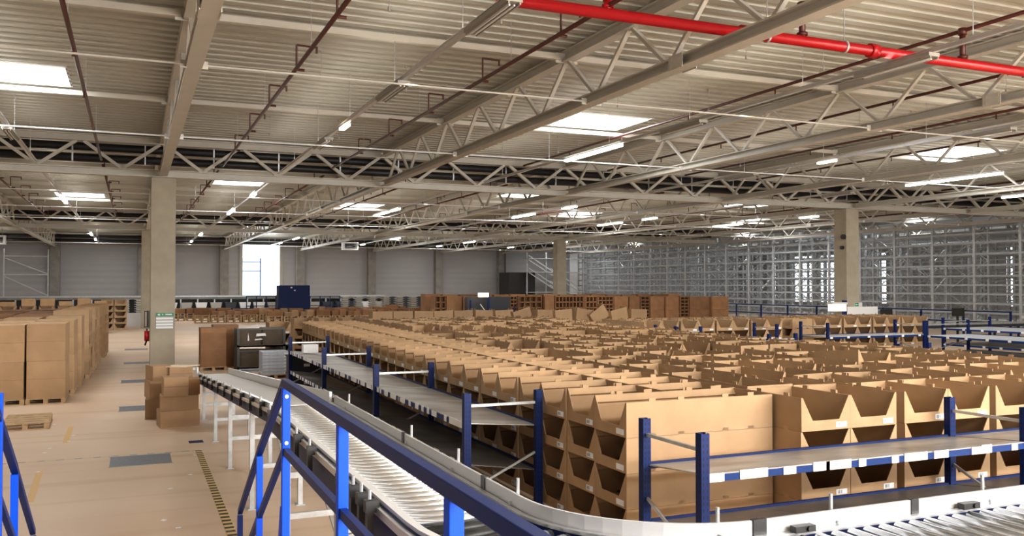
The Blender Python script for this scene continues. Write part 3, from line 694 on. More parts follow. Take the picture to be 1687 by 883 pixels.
# ------------------------------------------------------------------ crossover platform with blue railings
pf = empty('crossover_platform', (0, 0, 0)); tag(pf, 'steel platform and stairs between the two blue railings at the bottom edge', 'platform')
build('deck', MB().box(-0.75, 0.9, -2.5, 5.15, 1.30, 1.35), PLATE, pf)
for k in range(7): build('step', MB().box(-0.7, 0.85, 5.15+k*0.31, 5.15+k*0.31+0.3, 1.35-(k+1)*0.19-0.04, 1.35-(k+1)*0.19), PLATE, pf)
for x in (-0.72, 0.87):
    build('stringer', MB().prism([(5.1, 1.12), (5.1, 1.34), (7.45, -0.0+0.02), (7.1, 0.0)], 'x', x-0.02, x+0.02), NAVY, pf)
    for y in (-2.3, 1.5, 4.9): build('support_leg', MB().box(x-0.05, x+0.05, y-0.05, y+0.05, 0, 1.3), NAVY, pf)
def railing(x, label, posts):
    e = empty('blue_railing', (x, 0, 1.35)); tag(e, label, 'railing', 'blue platform railings'); zt = 1.10; zm = 0.72
    for y in posts: 
        build('post', MB().box(-0.022, 0.022, y-0.024, y+0.024, 0.0, zt-0.02), BLUE, e, bevel=0.003)
        if y > 4.9: build('post_bolt', MB().tube((0, y-0.03, zt-0.07), (0, y-0.024, zt-0.07), 0.011, 10).tube((0, y-0.03, zm+0.05), (0, y-0.024, zm+0.05), 0.011, 10), GALV, e)
    build('top_rail', MB().sweep([(0, -2.4, zt), (0, 5.10, zt), (0, 6.16, zt-0.57)], 0.042, 0.046), NAVY, e, bevel=0.004)
    build('top_rail', MB().sweep([(0, 6.16, zt-0.57), (0, 7.30, zt-1.24)], 0.038, 0.046), NAVY, e, bevel=0.004)
    build('mid_rail', MB().sweep([(0, -2.4, zm), (0, 5.10, zm)], 0.03, 0.042), NAVY, e); build('mid_rail', MB().sweep([(0, 5.10, zm), (0, 7.20, zm-1.24)], 0.03, 0.042), NAVY, e)
    build('stair_post', MB().box(-0.02, 0.02, 6.14, 6.18, -0.75, zt-0.60), BLUE, e); build('end_post', MB().box(-0.02, 0.02, 7.28, 7.32, -1.35, zt-1.27), NAVY, e)
    build('post_foot', MB().box(-0.05, 0.05, 4.97, 5.2, 0, 0.06).prism([(5.13, 0.06), (5.28, 0.0), (5.13, 0.4)], 'x', -0.02, 0.02), BLUE, e)
    return e
railing(0.80, 'blue railing along the right side of the stair, crossing the roller conveyor', (5.07, 3.62, 2.25))
railing(-0.65, 'blue railing at the left bottom corner, cut by the picture edge', (5.40, 3.2, 1.2))
# ------------------------------------------------------------------ floor marks and plates
pls = [(0.16, 16.5, 0.97, 0.92), (0.16, 23.5, 0.86, 0.9), (0.18, 30.15, 0.95, 0.9), (0.2, 37.3, 0.95, 0.9), (0.2, 45.3, 1.0, 0.9)]
for i, (x, y, w_, d_) in enumerate(pls):
    e = empty('floor_cover_plate', (x, y, 0)); tag(e, 'flat grey metal cover plate in the floor, %s from camera' % nth(i), 'floor plate', 'cover plates in the floor')
    build('plate', MB().box(-w_/2, w_/2, -d_/2, d_/2, 0, 0.006), PLATE, e); build('edge', MB().box(-w_/2-0.02, w_/2+0.02, -d_/2-0.02, -d_/2, 0, 0.007).box(-w_/2-0.02, w_/2+0.02, d_/2, d_/2+0.02, 0, 0.007), STEELD, e)
HZ = bpy.data.materials.new('hazard_tape_stripes'); HZ.use_nodes = True
def hz():
    nt = HZ.node_tree; bs = nt.nodes['Principled BSDF']; tc = nt.nodes.new('ShaderNodeTexCoord'); sp = nt.nodes.new('ShaderNodeSeparateXYZ'); nt.links.new(tc.outputs['Object'], sp.inputs[0])
    m1 = nt.nodes.new('ShaderNodeMath'); m1.operation = 'MULTIPLY'; m1.inputs[1].default_value = 5.6; nt.links.new(sp.outputs[1], m1.inputs[0])
    m2 = nt.nodes.new('ShaderNodeMath'); m2.operation = 'FRACT'; nt.links.new(m1.outputs[0], m2.inputs[0]); m3 = nt.nodes.new('ShaderNodeMath'); m3.operation = 'GREATER_THAN'; m3.inputs[1].default_value = 0.5; nt.links.new(m2.outputs[0], m3.inputs[0])
    mx = nt.nodes.new('ShaderNodeMix'); mx.data_type = 'RGBA'; mx.inputs[6].default_value = (0.012, 0.012, 0.012, 1); mx.inputs[7].default_value = (0.75, 0.50, 0.16, 1); nt.links.new(m3.outputs[0], mx.inputs[0]); nt.links.new(mx.outputs[2], bs.inputs['Base Color'])
hz()
tag(build('hazard_tape', MB().box(-0.055, 0.055, 8.6, 17.05, 0.0, 0.004), HZ, loc=(1.13, 0, 0)), 'black and yellow hazard tape running along the floor toward camera', 'floor tape')
e = empty('worn_floor_tape', (0, 0, 0)); tag(e, 'faint dashed tape crossing the aisle behind the nearest floor plate', 'floor tape')
m = MB(); m2 = MB()
for i in range(16): m.box(-3.5+i*0.29, -3.38+i*0.29, 17.05, 17.1, 0, 0.003); m2.box(-3.38+i*0.29, -3.21+i*0.29, 17.05, 17.1, 0, 0.003)
build('dark_dash', m, PRINT, e); build('pale_dash', m2, mat('faded_yellow', (0.62, 0.47, 0.30), 0.6), e)
YF1 = mat('faded_floor_yellow', (0.72, 0.45, 0.17), 0.6)
for i, (a, b) in enumerate((((-1.28, 13.9), (-1.35, 16.2)), ((-1.15, 18.9), (-1.17, 21.0)))):
    o = build('worn_floor_line', MB().bar((a[0], a[1], 0.001), (b[0], b[1], 0.001), 0.1, 0.003), YF1); tag(o, 'faded yellow line worn into the floor, %s the dashed tape' % ['before', 'beyond'][i], 'floor line')
for i in range(14):
    x, y = random.choice([(-1.4, 13), (-0.6, 12), (1.0, 15), (1.05, 12.5), (-1.5, 16), (-1.35, 18), (-1.2, 19.5), (1.0, 16.3), (0.5, 12), (-.9, 14), (1.1, 10.8), (-1.5, 21), (0.4, 14.2), (-0.2, 11)]); x += jit(0.15); y += jit(0.5)
    o = build('paper_scrap', MB().prism([(-.03, -.03), (.03, -.025), (.035, .03), (-.02, .035)], 'z', 0.0, 0.003), STICK, loc=(x, y, 0)); o.rotation_euler = (0, 0, i)
    tag(o, 'small pale paper scrap lying on the open floor, %s of fourteen by size' % nth(i), 'scrap', 'scraps on the open floor')
o = build('blue_floor_strip', MB().box(1.02, 1.28, 17.9, 18.15, 0, 0.008), CBLUE); tag(o, 'short dark strip on the floor beside the belt conveyor legs', 'strip')
# ------------------------------------------------------------------ pallets and cartons
def pallet_mesh():
    m = MB()
    for x in (-0.55, 0, 0.55):
        for y in (-0.36, 0, 0.36): m.box(x-0.07, x+0.07, y-0.05, y+0.05, 0.02, 0.10)
    for y in (-0.36, 0, 0.36): m.box(-0.6, 0.6, y-0.05, y+0.05, 0, 0.02)
    for x in (-0.55, 0, 0.55): m.box(x-0.07, x+0.07, -0.4, 0.4, 0.10, 0.12)
    for y in (-0.35, -0.175, 0, 0.175, 0.35): m.box(-0.6, 0.6, y-0.055, y+0.055, 0.12, 0.142)
    me = m.mesh('wooden_pallet'); me.materials.append(WOOD); return me
PAL = pallet_mesh(); PH = 0.143
def pallet(x, y, z, rz, label, group='wooden pallets', s=(1, 1, 1)):
    o = build('wooden_pallet', PAL, None, loc=(x, y, z)); o.rotation_euler = (0, 0, rz); o.scale = s; return tag(o, label, 'pallet', group)
def carton_mesh(w, d, h, mt, tape=True, r=0.012):
    m = MB(); m.prism([(-w/2+r, -d/2), (w/2-r, -d/2), (w/2, -d/2+r), (w/2, d/2-r), (w/2-r, d/2), (-w/2+r, d/2), (-w/2, d/2-r), (-w/2, -d/2+r)], 'z', 0, h)
    me = m.mesh('carton'); me.materials.append(mt); return me
def carton(x, y, z, w, d, h, rz, label, group=None, mt=None, tape='y', name='carton'):
    o = build(name, carton_mesh(w, d, h, mt or CARD2), None, loc=(x, y, z)); o.rotation_euler = (0, 0, rz); tag(o, label, 'carton', group)
    if tape == 'y': build('tape', MB().box(-w/2-0.001, w/2+0.001, -0.025, 0.025, h-0.0, h+0.001).box(-w/2-0.002, -w/2, -0.025, 0.025, h*0.7, h).box(w/2, w/2+0.002, -0.025, 0.025, h*0.7, h), TAPE, o)
    if tape == 'mid': build('tape', MB().box(-w/2-0.002, w/2+0.002, -d/2-0.002, d/2+0.002, h*0.47, h*0.53), TAPE, o)
    if tape == 'seam': build('flap_seam', MB().box(-w/2+0.01, w/2-0.01, -d/2-0.001, -d/2+0.004, h*0.52, h*0.53), TAPE, o)
    return o
pallet(-2.05, 21.65, 0, 0.03, 'empty wooden pallet lying on the floor near the left railing', s=(0.72, 1.9, 1))
# left pallet loads, front rows
def load(x, y, w, d, tiers, h, label, grp='tall cartons on the left pallets', mt=None, pal=True):
    if pal: pallet(x, y, 0, 0, 'pallet under ' + label, 'pallets under the left loads', s=(w/1.2, d/0.8, 1))
    for t in range(tiers):
        carton(x+jit(0.01), y+jit(0.01), PH+h*t+0.003*t, w, d, h, jit(0.012), '%s carton of %s' % (['bottom', 'upper', 'top'][t] if tiers > 1 else 'single', label), grp, mt or CARD, 'seam')
load(-2.0, 26.05, 0.88, 1.5, 2, 0.945, 'the front left load nearest the aisle')
load(-2.96, 26.05, 0.94, 1.5, 2, 0.93, 'the front left load at the picture edge')
load(-1.93, 28.0, 0.95, 1.6, 2, 0.95, 'the second row load nearest the aisle')
load(-2.95, 28.0, 0.94, 1.6, 2, 0.93, 'the second row load farther left')
load(-1.85, 30.0, 0.95, 1.6, 2, 0.97, 'the third row load nearest the aisle')
load(-2.95, 30.0, 0.94, 1.6, 2, 0.95, 'the third row load farther left')
load(-3.95, 29.0, 0.94, 2.6, 2, 0.93, 'the long load at the left edge')
def side_stack(x, y, n, label, n_=0):
    pallet(x, y, 0, 0, 'pallet under ' + label, 'pallets under the left loads', s=(0.85, 1.1, 1))
    if n_ > 3:
        for t in range(n): mass_bin((x, y, PH+BH*t+0.003), PI/2)
        return
    for t in range(n): make_bin((x+jit(0.01), y+jit(0.01), PH+BH*t+0.003), PI/2+jit(0.02), 'bin opening to the aisle, %s from below, %s' % (nth(t), label), 'aisle side bins on the left pallets', sticker=False)
for r_, (x, y) in enumerate(((-1.78, 32.0), (-1.76, 32.85), (-1.72, 34.6), (-1.7, 35.45), (-1.66, 37.6), (-1.64, 38.5), (-1.55, 41.0), (-1.52, 41.9), (-1.5, 44.0))):
    side_stack(x, y, 5, '%s stack behind the left loads' % nth(r_), r_)
for i, (x, y) in enumerate(((-2.9, 33.0), (-2.9, 36.0), (-2.85, 39.5), (-4.1, 34.5), (-4.0, 38.5))):
    load(x, y, 1.05, 2.4, 1, 1.92, 'the %s tall load among the far left pallets' % nth(i), mt=CARD3)
# far left rows of bins facing the camera
for i in range(10):
    x = -10.6+i*0.98; y = 58+0.35*i; n = 5
    pallet(x, y, 0, 0, 'pallet under the %s far left bin stack before the back wall' % nth(i), 'pallets under the far left bins', s=(0.68, 1.1, 1))
    for t in range(n-1): mass_bin((x, y, PH+BH*t+0.003), jit(0.02))
    top_h = random.choice([0.25, 0.42, 0.5])
    carton(x+jit(0.05), y-0.1, PH+BH*(n-1)+0.01, 0.7, 0.8, top_h, jit(0.1), 'light carton topping the %s far left bin stack' % nth(i), 'light cartons on far left stacks', CARD, None)
for j, x in enumerate((-1.55, -0.72)):
    for t in range(5): make_bin((x, 66.3, BH*t+0.002), jit(0.02), '%s bin from below in the bin stack beside the far column, %s stack' % (nth(t), ['left', 'right'][j]), 'bins beside the far column', sticker=False)
    pass
o = carton(0.15, 72.0, 0, 1.75, 1.2, 0.95, 0, 'low white crate beside the far column base', None, WHITE, None, 'white_crate')
# carton pile in the aisle
carton(0.93, 20.32, 0.0, 0.80, 0.62, 0.35, 0.10, 'bottom carton of the aisle pile, nearest the belt conveyor', 'aisle carton pile', tape='y')
carton(0.95, 20.34, 0.352, 0.78, 0.60, 0.31, -0.04, 'wide second carton of the aisle pile', 'aisle carton pile', tape='y')
carton(0.86, 20.20, 0.664, 0.50, 0.44, 0.40, 0.06, 'taped carton on top of the front of the aisle pile', 'aisle carton pile', tape='mid')
carton(1.23, 20.40, 0.664, 0.26, 0.46, 0.33, 0.0, 'narrow dark carton standing beside the small cartons of the pile', 'aisle carton pile', mt=CARD3, tape=None)
carton(0.75, 21.75, 0.0, 0.9, 0.7, 0.45, -0.05, 'lowest carton at the rear of the aisle pile', 'rear aisle cartons', tape='y')
carton(0.72, 21.8, 0.452, 0.8, 0.66, 0.40, 0.15, 'middle carton at the rear of the aisle pile', 'rear aisle cartons', tape='y')
carton(0.56, 21.75, 0.855, 0.40, 0.6, 0.33, 0.25, 'upright carton at the upper left of the rear pile', 'rear aisle cartons', tape='y')
carton(1.02, 21.7, 0.855, 0.50, 0.6, 0.30, 0.05, 'carton carrying the pale sheet at the rear of the pile', 'rear aisle cartons', tape='mid')
o = build('card_sheet', MB().prism([(-0.42, -0.1), (0.1, -0.36), (0.46, 0.05), (-0.05, 0.34)], 'z', 0, 0.012), mat('pale_card', (0.78, 0.62, 0.42), 0.7), loc=(1.0, 21.65, 1.157)); tag(o, 'pale cardboard sheet lying on the rear aisle cartons', 'card sheet')
# tall carton stack, cages, crates behind the conveyor end
pallet(2.66, 33.3, 0, 0, 'pallet under the tall brown stack right of the near column', s=(0.74, 1.4, 1))
carton(2.66, 33.3, PH+0.002, 0.86, 1.05, 1.20, 0, 'tall brown carton on a pallet right of the near column', None, CARD3, 'seam')
carton(2.66, 33.3, PH+1.204, 0.87, 1.06, 0.16, 0, 'flat lid carton on the tall brown stack', None, CARD3, None)
def cage(x, y, z, label):
    e = empty('mesh_cage', (x, y, z)); tag(e, label, 'cage', 'stacked wire cages'); w, d, h = 1.65, 1.0, 0.75
    fr = MB()
    for sx in (-1, 1):
        for sy in (-1, 1): build('corner_post', MB().box(sx*(w/2-0.04)-0.04, sx*(w/2-0.04)+0.04, sy*(d/2-0.04)-0.04, sy*(d/2-0.04)+0.04, 0.0, h), MESHW, e)
    build('floor_frame', MB().box(-w/2+0.08, w/2-0.08, -d/2, d/2, 0.10, 0.15).box(-w/2, w/2, -d/2, -d/2+0.05, 0.10, 0.17), MESHW, e)
    g = MB()
    for yy in (-d/2+0.01, d/2-0.01):
        for k in range(17): g.bar((-w/2+0.08+k*0.093, yy, 0.15), (-w/2+0.08+k*0.093, yy, h-0.03), 0.008, 0.008)
        for k in range(7): g.bar((-w/2+0.05, yy, 0.17+k*0.09), (w/2-0.05, yy, 0.17+k*0.09), 0.008, 0.008)
    g.box(-w/2, w/2, -d/2-0.005, -d/2+0.02, h-0.05, h)
    build('wire_mesh', g, MESHW, e); return e
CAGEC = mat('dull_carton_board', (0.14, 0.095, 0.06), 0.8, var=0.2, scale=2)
cage(4.2, 32.5, 0.0, 'lower wire cage behind the belt conveyor end'); cage(4.2, 32.5, 0.755, 'upper wire cage with torn white paper, behind the belt conveyor end')
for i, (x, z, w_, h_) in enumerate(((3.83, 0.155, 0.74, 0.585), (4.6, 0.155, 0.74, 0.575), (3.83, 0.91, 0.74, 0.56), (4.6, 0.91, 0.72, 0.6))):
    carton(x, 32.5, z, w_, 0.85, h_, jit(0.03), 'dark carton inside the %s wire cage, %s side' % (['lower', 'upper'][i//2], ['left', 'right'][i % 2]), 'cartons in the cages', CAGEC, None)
for i, (x, z, w_, h_) in enumerate(((4.18, 1.28, 0.35, 0.11), (3.75, 1.22, 0.06, 0.3), (4.1, 1.12, 0.28, 0.06))):
    o = build('torn_paper', MB().prism([(-w_/2, -h_/2), (w_/2, -h_/2+0.02), (w_/2-0.04, h_/2), (-w_/2+0.02, h_/2-0.01)], 'y', -0.004, 0.0), STICK, loc=(x, 31.98, z)); tag(o, 'torn white paper stuck on the upper cage, %s piece' % ['widest', 'narrow upright', 'lowest'][i], 'paper')
carton(3.2, 34.6, 0, 0.9, 0.9, 1.55, 0, 'brown carton stack behind the wire cages', None, CARD3, 'seam')
for i in range(7):
    e = empty('folded_crate', (4.28, 29.6, 0.06+0.105*i)); tag(e, 'flat blue-grey plastic crate, %s from the bottom of the wrapped stack' % nth(i), 'crate', 'blue-grey crate stack behind the conveyor')
    build('body', MB().box(-0.42, 0.42, -0.45, 0.45, 0, 0.098), CRATEB, e); build('hand_hole', MB().box(0.25, 0.40, -0.454, -0.45, 0.03, 0.07), WHITE, e); build('rim', MB().box(-0.43, 0.43, -0.46, -0.45, 0.085, 0.1), CRATEB, e)
pallet(4.28, 29.6, -0.083, 0, 'low base under the blue-grey crate stack', s=(0.7, 1.1, 1)).location.z = -0.0
for o in list(COL.objects):
    if o.name.startswith('folded_crate'): o.location.z += 0.083
# far pallet rows
def low_load(x, y, i, row):
    lab_ = '%s load of the %s far row' % (nth(i), row)
    for k in range(3): pallet(x, y, k*0.215, 0, ['lowest', 'middle', 'uppermost'][k]+' pallet under the '+lab_, 'pallets in the far low row', s=(0.95, 1, 1.5))
    h1, h2 = random.uniform(0.3, 0.5), random.uniform(0.25, 0.5)
    if i % 3: 
        carton(x-0.28+jit(0.05), y, 0.646, 0.54, 0.7, h1, jit(0.05), 'left carton of the '+lab_, 'cartons in the far low row', random.choice([CARD2, CARD3, CARD3]), None)
        carton(x+0.28+jit(0.05), y, 0.646, 0.5, 0.7, h2, jit(0.05), 'right carton of the '+lab_, 'cartons in the far low row', random.choice([CARD2, CARD3]), None)
    else: carton(x, y, 0.646, 1.08, 0.75, h1+0.1, jit(0.03), 'wide carton of the '+lab_, 'cartons in the far low row', CARD3, None)
for i in range(17): low_load(5.2+i*1.25, 75.5, i, 'front')
for i in range(13): low_load(10.2+i*1.25, 70.5, i, 'near')
for i in range(17): low_load(3.6+i*1.25, 80.3, i, 'rear')
# nested grey crates, stacks of jagged outline
def crate_stack(x, y, n, label):
    for t in range(n):
        o = build('nested_crate', NEST, None, loc=(x, y, 0.04+t*0.2)); tag(o, '%s from below, %s' % (nth(t), label), 'crate', 'far nested grey crates')
nm_ = MB(); nm_.prism([(-0.24, 0), (0.24, 0), (0.29, 0.12), (0.42, 0.13), (0.42, 0.17), (-0.42, 0.17), (-0.42, 0.13), (-0.29, 0.12)], 'y', -0.35, 0.35)
nm_.box(-0.2, 0.2, -0.36, -0.35, 0.02, 0.15); NEST = nm_.mesh('nested_crate'); NEST.materials.append(CRATE)
for i in range(3): crate_stack(-0.6+i*1.2, 84.5, 9, 'grey crate in the %s jagged stack beside the far column' % nth(i))
for i in range(13): crate_stack(18.4+i*1.24, 82.5-i*0.3, 10, 'grey crate in the %s jagged stack before the right back wall' % nth(i))
# long sorting line before the back wall
sl = empty('sorting_line', (0, 0, 0)); tag(sl, 'long grey sorting line standing before the back wall', 'conveyor')
build('deck', MB().box(-14, 24, 87.6, 88.8, 1.75, 1.95), CONCD, sl); build('back_panel', MB().box(-14, 38, 88.86, 88.9, 0, 1.9), DGREY, sl); build('guard', MB().box(-14, 24, 88.85, 88.9, 1.95, 2.08), GALV, sl)
for k in range(26): build('leg', MB().box(-13.9+k*1.5, -13.78+k*1.5, 87.6, 87.75, 0, 1.75), GALV, sl)
for k in range(16):
    o = build('grey_tub', MB().prism([(-0.4, 0), (0.4, 0), (0.52, 0.55), (-0.52, 0.55)], 'y', -0.35, 0.35), random.choice([CRATE, WHITE, DGREY]), loc=(3.3+k*1.3, 86.6, 0.9)); tag(o, 'tub on the shelf under the sorting line, %s from the left' % nth(k), 'tub', 'tubs under the sorting line')
o = build('tub_shelf', MB().box(2.5, 24, 86.1, 87.3, 0.78, 0.9).box(2.6, 2.7, 86.1, 87.3, 0, 0.78).box(13, 13.1, 86.1, 87.3, 0, 0.78).box(23.8, 23.9, 86.1, 87.3, 0, 0.78), RBLUE); tag(o, 'long low shelf carrying tubs before the sorting line', 'shelf')
# blue machine
MBLUE = mat('machine_blue', (0.008, 0.018, 0.085), 0.6, spec=0.2)
e = empty('blue_machine', (13.2, 80.0, 0)); tag(e, 'large dark blue machine cabinet standing before the bright window', 'machine')
build('cabinet', MB().box(-1.35, 1.35, -0.8, 0.8, 0.9, 3.05), MBLUE, e, bevel=0.03); build('base', MB().box(-1.45, 1.45, -0.9, 0.9, 0, 0.9), DGREY, e)
build('side_door', MB().box(-1.38, -1.35, -0.6, 0.3, 1.0, 2.7), BLACK, e); build('status_lamp', MB().box(-0.35, -0.2, -0.83, -0.8, 2.8, 2.9).box(-0.05, 0.08, -0.83, -0.8, 2.55, 2.65), WHITE, e)
g = MB()
for a, b in ((-4.0, -1.5), (1.5, 4.2)):
    for k in range(4): x = a+(b-a)*k/3; g.box(x-0.04, x+0.04, -0.04, 0.04, 0, 2.1)
    for z in (1.2, 2.05): g.box(a, b, -0.03, 0.03, z, z+0.07)
build('guard_fence', g, RBLUE, e)
# scaffold on the far left and stair tower in the back corner
e = empty('metal_frame', (-9.2, 97.5, 0)); tag(e, 'thin metal racking frame before the back wall at the far left', 'frame')
for x in (-2.2, 1.6): build('upright', MB().bar((x, 0, 0), (x, 0, 6.6), 0.1, 0.1), GALV, e)
for z in (1.9, 4.1, 5.9): build('crossbar', MB().bar((-2.2, 0, z), (1.6, 0, z), 0.07, 0.07), GALV, e)
for a, b in ((5.7, 4.2), (3.9, 2.1)): build('diagonal', MB().bar((-2.1, 0, a), (1.5, 0, b), 0.06, 0.08), GALV, e)
e = empty('stair_tower', (45.4, 95.0, 0)); tag(e, 'metal stair tower in the dark back corner behind the middle column', 'stairs')
for x in (-2.5, 0, 2.6, 5.0): build('upright', MB().bar((x, 0, 0), (x, 0, 7.0), 0.14, 0.14), GALV, e)
for k in range(4):
    s = 1 if True else -1
    for off in (0, 0.5): build('flight', MB().bar((-2.4, -0.3, 6.1-k*1.5+off), (1.8, -0.3, 3.6-k*1.5+off), 0.08, 0.13) if k < 2 else MB().bar((0.4, -0.3, 7.6-k*1.5+off), (4.6, -0.3, 5.1-k*1.5+off), 0.08, 0.13), GALV, e)
for z in (2.2, 4.6, 6.2): build('landing', MB().box(-2.5, 5.0, -0.5, 0.8, z, z+0.08), GALV, e)
build('dark_enclosure', MB().box(-4.6, -1.2, 0.5, 3.5, 0, 4.6), BLACK, e)
o = build('downpipe', MB().tube((42.1, 99.7, 0), (42.1, 99.7, 8), 0.1, 8), DRED); tag(o, 'thin dark red downpipe on the back wall near the corner', 'pipe')
# brown pallet wall in the middle distance
k_ = 0
def slot_stack(x, y, w, h, cols, tiers, label):
    """stack of bins seen from their slotted fronts"""
    o = empty('slotted_stack', (x, y, 0)); tag(o, label, 'bin stack', 'slotted carton stacks in the brown wall')
    m = MB(); t = 0.05; cw = w/cols; th = h/tiers
    m.box(0, w, 0.5, 1.0, 0, h)
    for c in range(cols+1): m.box(c*cw-t/2, c*cw+t/2, 0, 0.5, 0, h)
    for r in range(tiers+1): m.box(0, w, 0, 0.5, max(0, r*th-t), r*th+0.03)
    build('card_shell', m, CARD3, o)
    return o
wall_items = [(20.6, 1.0, 's', 2, 5), (21.7, 1.5, 'c'), (23.3, 1.6, 'c'), (26.9, 1.6, 's', 5, 8), (28.6, 2.4, 's', 4, 5), (31.2, 1.0, 'c'), (32.3, 3.0, 's', 8, 5), (35.4, 1.2, 's', 3, 5), (36.7, 1.6, 's', 4, 7), (38.4, 1.5, 'c'), (40.0, 1.1, 'c'), (41.2, 0.9, 's', 2, 8), (42.2, 1.6, 'c'), (43.9, 1.5, 'c'), (45.5, 0.9, 's', 2, 8), (46.5, 2.4, 'c'), (49.0, 2.0, 'c')]
for i, it in enumerate(wall_items):
    x, w_ = 20.3+(it[0]-20.3)*0.80, it[1]*0.80; yy = 62-(x-20)*0.12; h_ = 2.25-0.005*(x-20)
    pl_ = 'the distant brown carton wall'
    if it[2] == 's': slot_stack(x, yy, w_, h_, it[3], it[4], 'slotted stack in %s, %s from its left end' % (pl_, nth(i)))
    else: 
        carton(x+w_/2, yy+0.6, 0, w_, 1.2, h_*0.5, 0, 'lower tall carton in %s, %s from its left end' % (pl_, nth(i)), 'tall cartons in the brown wall', CARD3, None)
        carton(x+w_/2, yy+0.6, h_*0.5+0.01, w_, 1.2, h_*0.5-0.01, 0, 'upper tall carton in %s, %s from its left end' % (pl_, nth(i)), 'tall cartons in the brown wall', CARD3, None)
for i in range(16):
    x = 21.3+i*1.36
    carton(x, 65.5-(x-20)*0.12, 0, 1.25, 1.2, 2.33+jit(0.05), 0, 'brown carton load behind the brown carton wall, %s from the left' % nth(i), 'loads behind the brown wall', CARD3, None)
# dark machine with a lamp between them
e = empty('packing_station', (23.3, 58.5, 0)); tag(e, 'dark packing station with a glowing lamp, left in the brown carton wall', 'machine')
build('body', MB().box(-1.3, 2.2, 0, 1.4, 0, 1.0).box(-1.2, 2.2, 0.9, 1.4, 1.2, 2.2), DGREY, e); build('frame', MB().box(-1.3, -1.2, 0, 0.1, 0, 2.0).box(0.05, 0.2, 0, 0.1, 0, 2.5).box(2.1, 2.2, 0, 0.1, 0, 1.5).box(-1.3, 2.2, 0, 0.1, 0.95, 1.1), RBLUE, e)
build('lamp_head', MB().box(-0.65, 0.0, -0.3, 0.1, 2.22, 2.5), WARM, e); build('hose', MB().tube((-0.6, -0.2, 1.7), (0.1, -0.2, 0.8), 0.03, 8), WHITE, e)
# carton row behind the field, middle
for i in range(9):
    x = 12.4+i*1.62; 
    if i < 5: carton(x, 46.5, 0, 1.56, 1.0, 1.42, 0, 'light carton in the row behind the bin field, %s from the left' % nth(i), 'light carton row behind the field', CARD, None)
for i in range(5):
    m = MB(); carton(14.0+i*1.3, 45.3, 1.2 if False else 0, 0.9, 0.6, 1.32+0.1*(i % 2), jit(0.1), 'green-grey wrapped carton before the light row, %s' % nth(i), 'wrapped cartons', mat('wrapped_green', (0.10, 0.11, 0.08), 0.5) if i == 0 else bpy.data.materials['wrapped_green'], None)
# ------------------------------------------------------------------ high racking on the right
def high_rack(x, y0, y1, z0, z1, label, lev, depth=1.3, pitch=3.3, brace=True):
    e = empty('high_rack', (x, y0, 0)); tag(e, label, 'rack', 'high grey racking'); n = int((y1-y0)/pitch)
    up = MB()
    for k in range(n+1):
        yy = k*pitch; h = z0+(z1-z0)*k/n
        m = MB().box(-0.08, 0.08, yy-0.09, yy+0.09, 0, h).box(depth-0.06, depth+0.06, yy-0.07, yy+0.07, 0, h)
        build('upright', m, GALV, e)
        b = MB(); z = 0.3; s = 0
        while z < h-1.2:
            a_, b_ = (0, depth) if s % 2 == 0 else (depth, 0); b.bar((a_, yy, z), (b_, yy, z+1.1), 0.05, 0.05); z += 1.1; s += 1
        build('frame_lacing', b, GALV, e)
    for z in lev:
        build('level_beam', MB().box(-0.05, 0.02, 0, n*pitch, z-0.06, z+0.06).box(depth-0.02, depth+0.05, 0, n*pitch, z-0.06, z+0.06), RACKG, e)
    if brace:
        for k in range(0, n, 2):
            b = MB()
            for q in range(3): b.bar((depth, k*pitch, 0.5+q*2.1), (depth, (k+1)*pitch, 2.6+q*2.1), 0.05, 0.06).bar((depth, (k+1)*pitch, 0.5+q*2.1), (depth, k*pitch, 2.6+q*2.1), 0.05, 0.06)
            build('cross_brace', b, GALV, e)
    return e
LEV = [0.67, 1.23, 1.83, 2.45, 3.05, 3.65, 4.35, 5.1, 5.85, 6.45, 7.05]
high_rack(51.0, 34.6, 98.6, 7.15, 8.0, 'front row of the high grey racking along the right side', LEV)
high_rack(54.8, 34.6, 98.6, 7.6, 8.0, 'second row of the high grey racking, behind the front row', LEV[1::2]+[6.8])
high_rack(58.6, 34.6, 98.6, 7.6, 8.0, 'third row of the high grey racking', LEV[::3], brace=False)
high_rack(64.5, 34.6, 98.6, 7.6, 8.0, 'rearmost row of the high grey racking near the side windows', LEV[2::3], brace=False)
# mesh panels behind the front rack
e = empty('safety_mesh', (52.6, 36, 0)); tag(e, 'fine grey mesh panels hung behind the front racking row', 'mesh panel')
g = MB()
for k in range(60): g.box(-0.01, 0.01, k*1.03, k*1.03+0.03, 0.4, 7.3)
for z in range(24): g.box(-0.01, 0.01, 0, 62, 0.5+z*0.28, 0.56+z*0.28)
build('wire_grid', g, RACKG, e)
o = build('white_gable_panel', MB().box(50.6, 52.3, 98.9, 99.1, 0.0, 7.9), WHITE); tag(o, 'pale panel closing the far end of the racking', 'panel')
e = empty('blue_guard_fence', (47.5, 36, 0)); tag(e, 'low dark blue guard fence in front of the high racking', 'fence')
for k in range(12): build('post', MB().box(-0.05, 0.05, k*3.2-0.05, k*3.2+0.05, 0, 1.5), RBLUE, e)
for z in (0.8, 1.45): build('rail', MB().box(-0.03, 0.03, 0, 35.3, z-0.04, z+0.04), RBLUE, e)
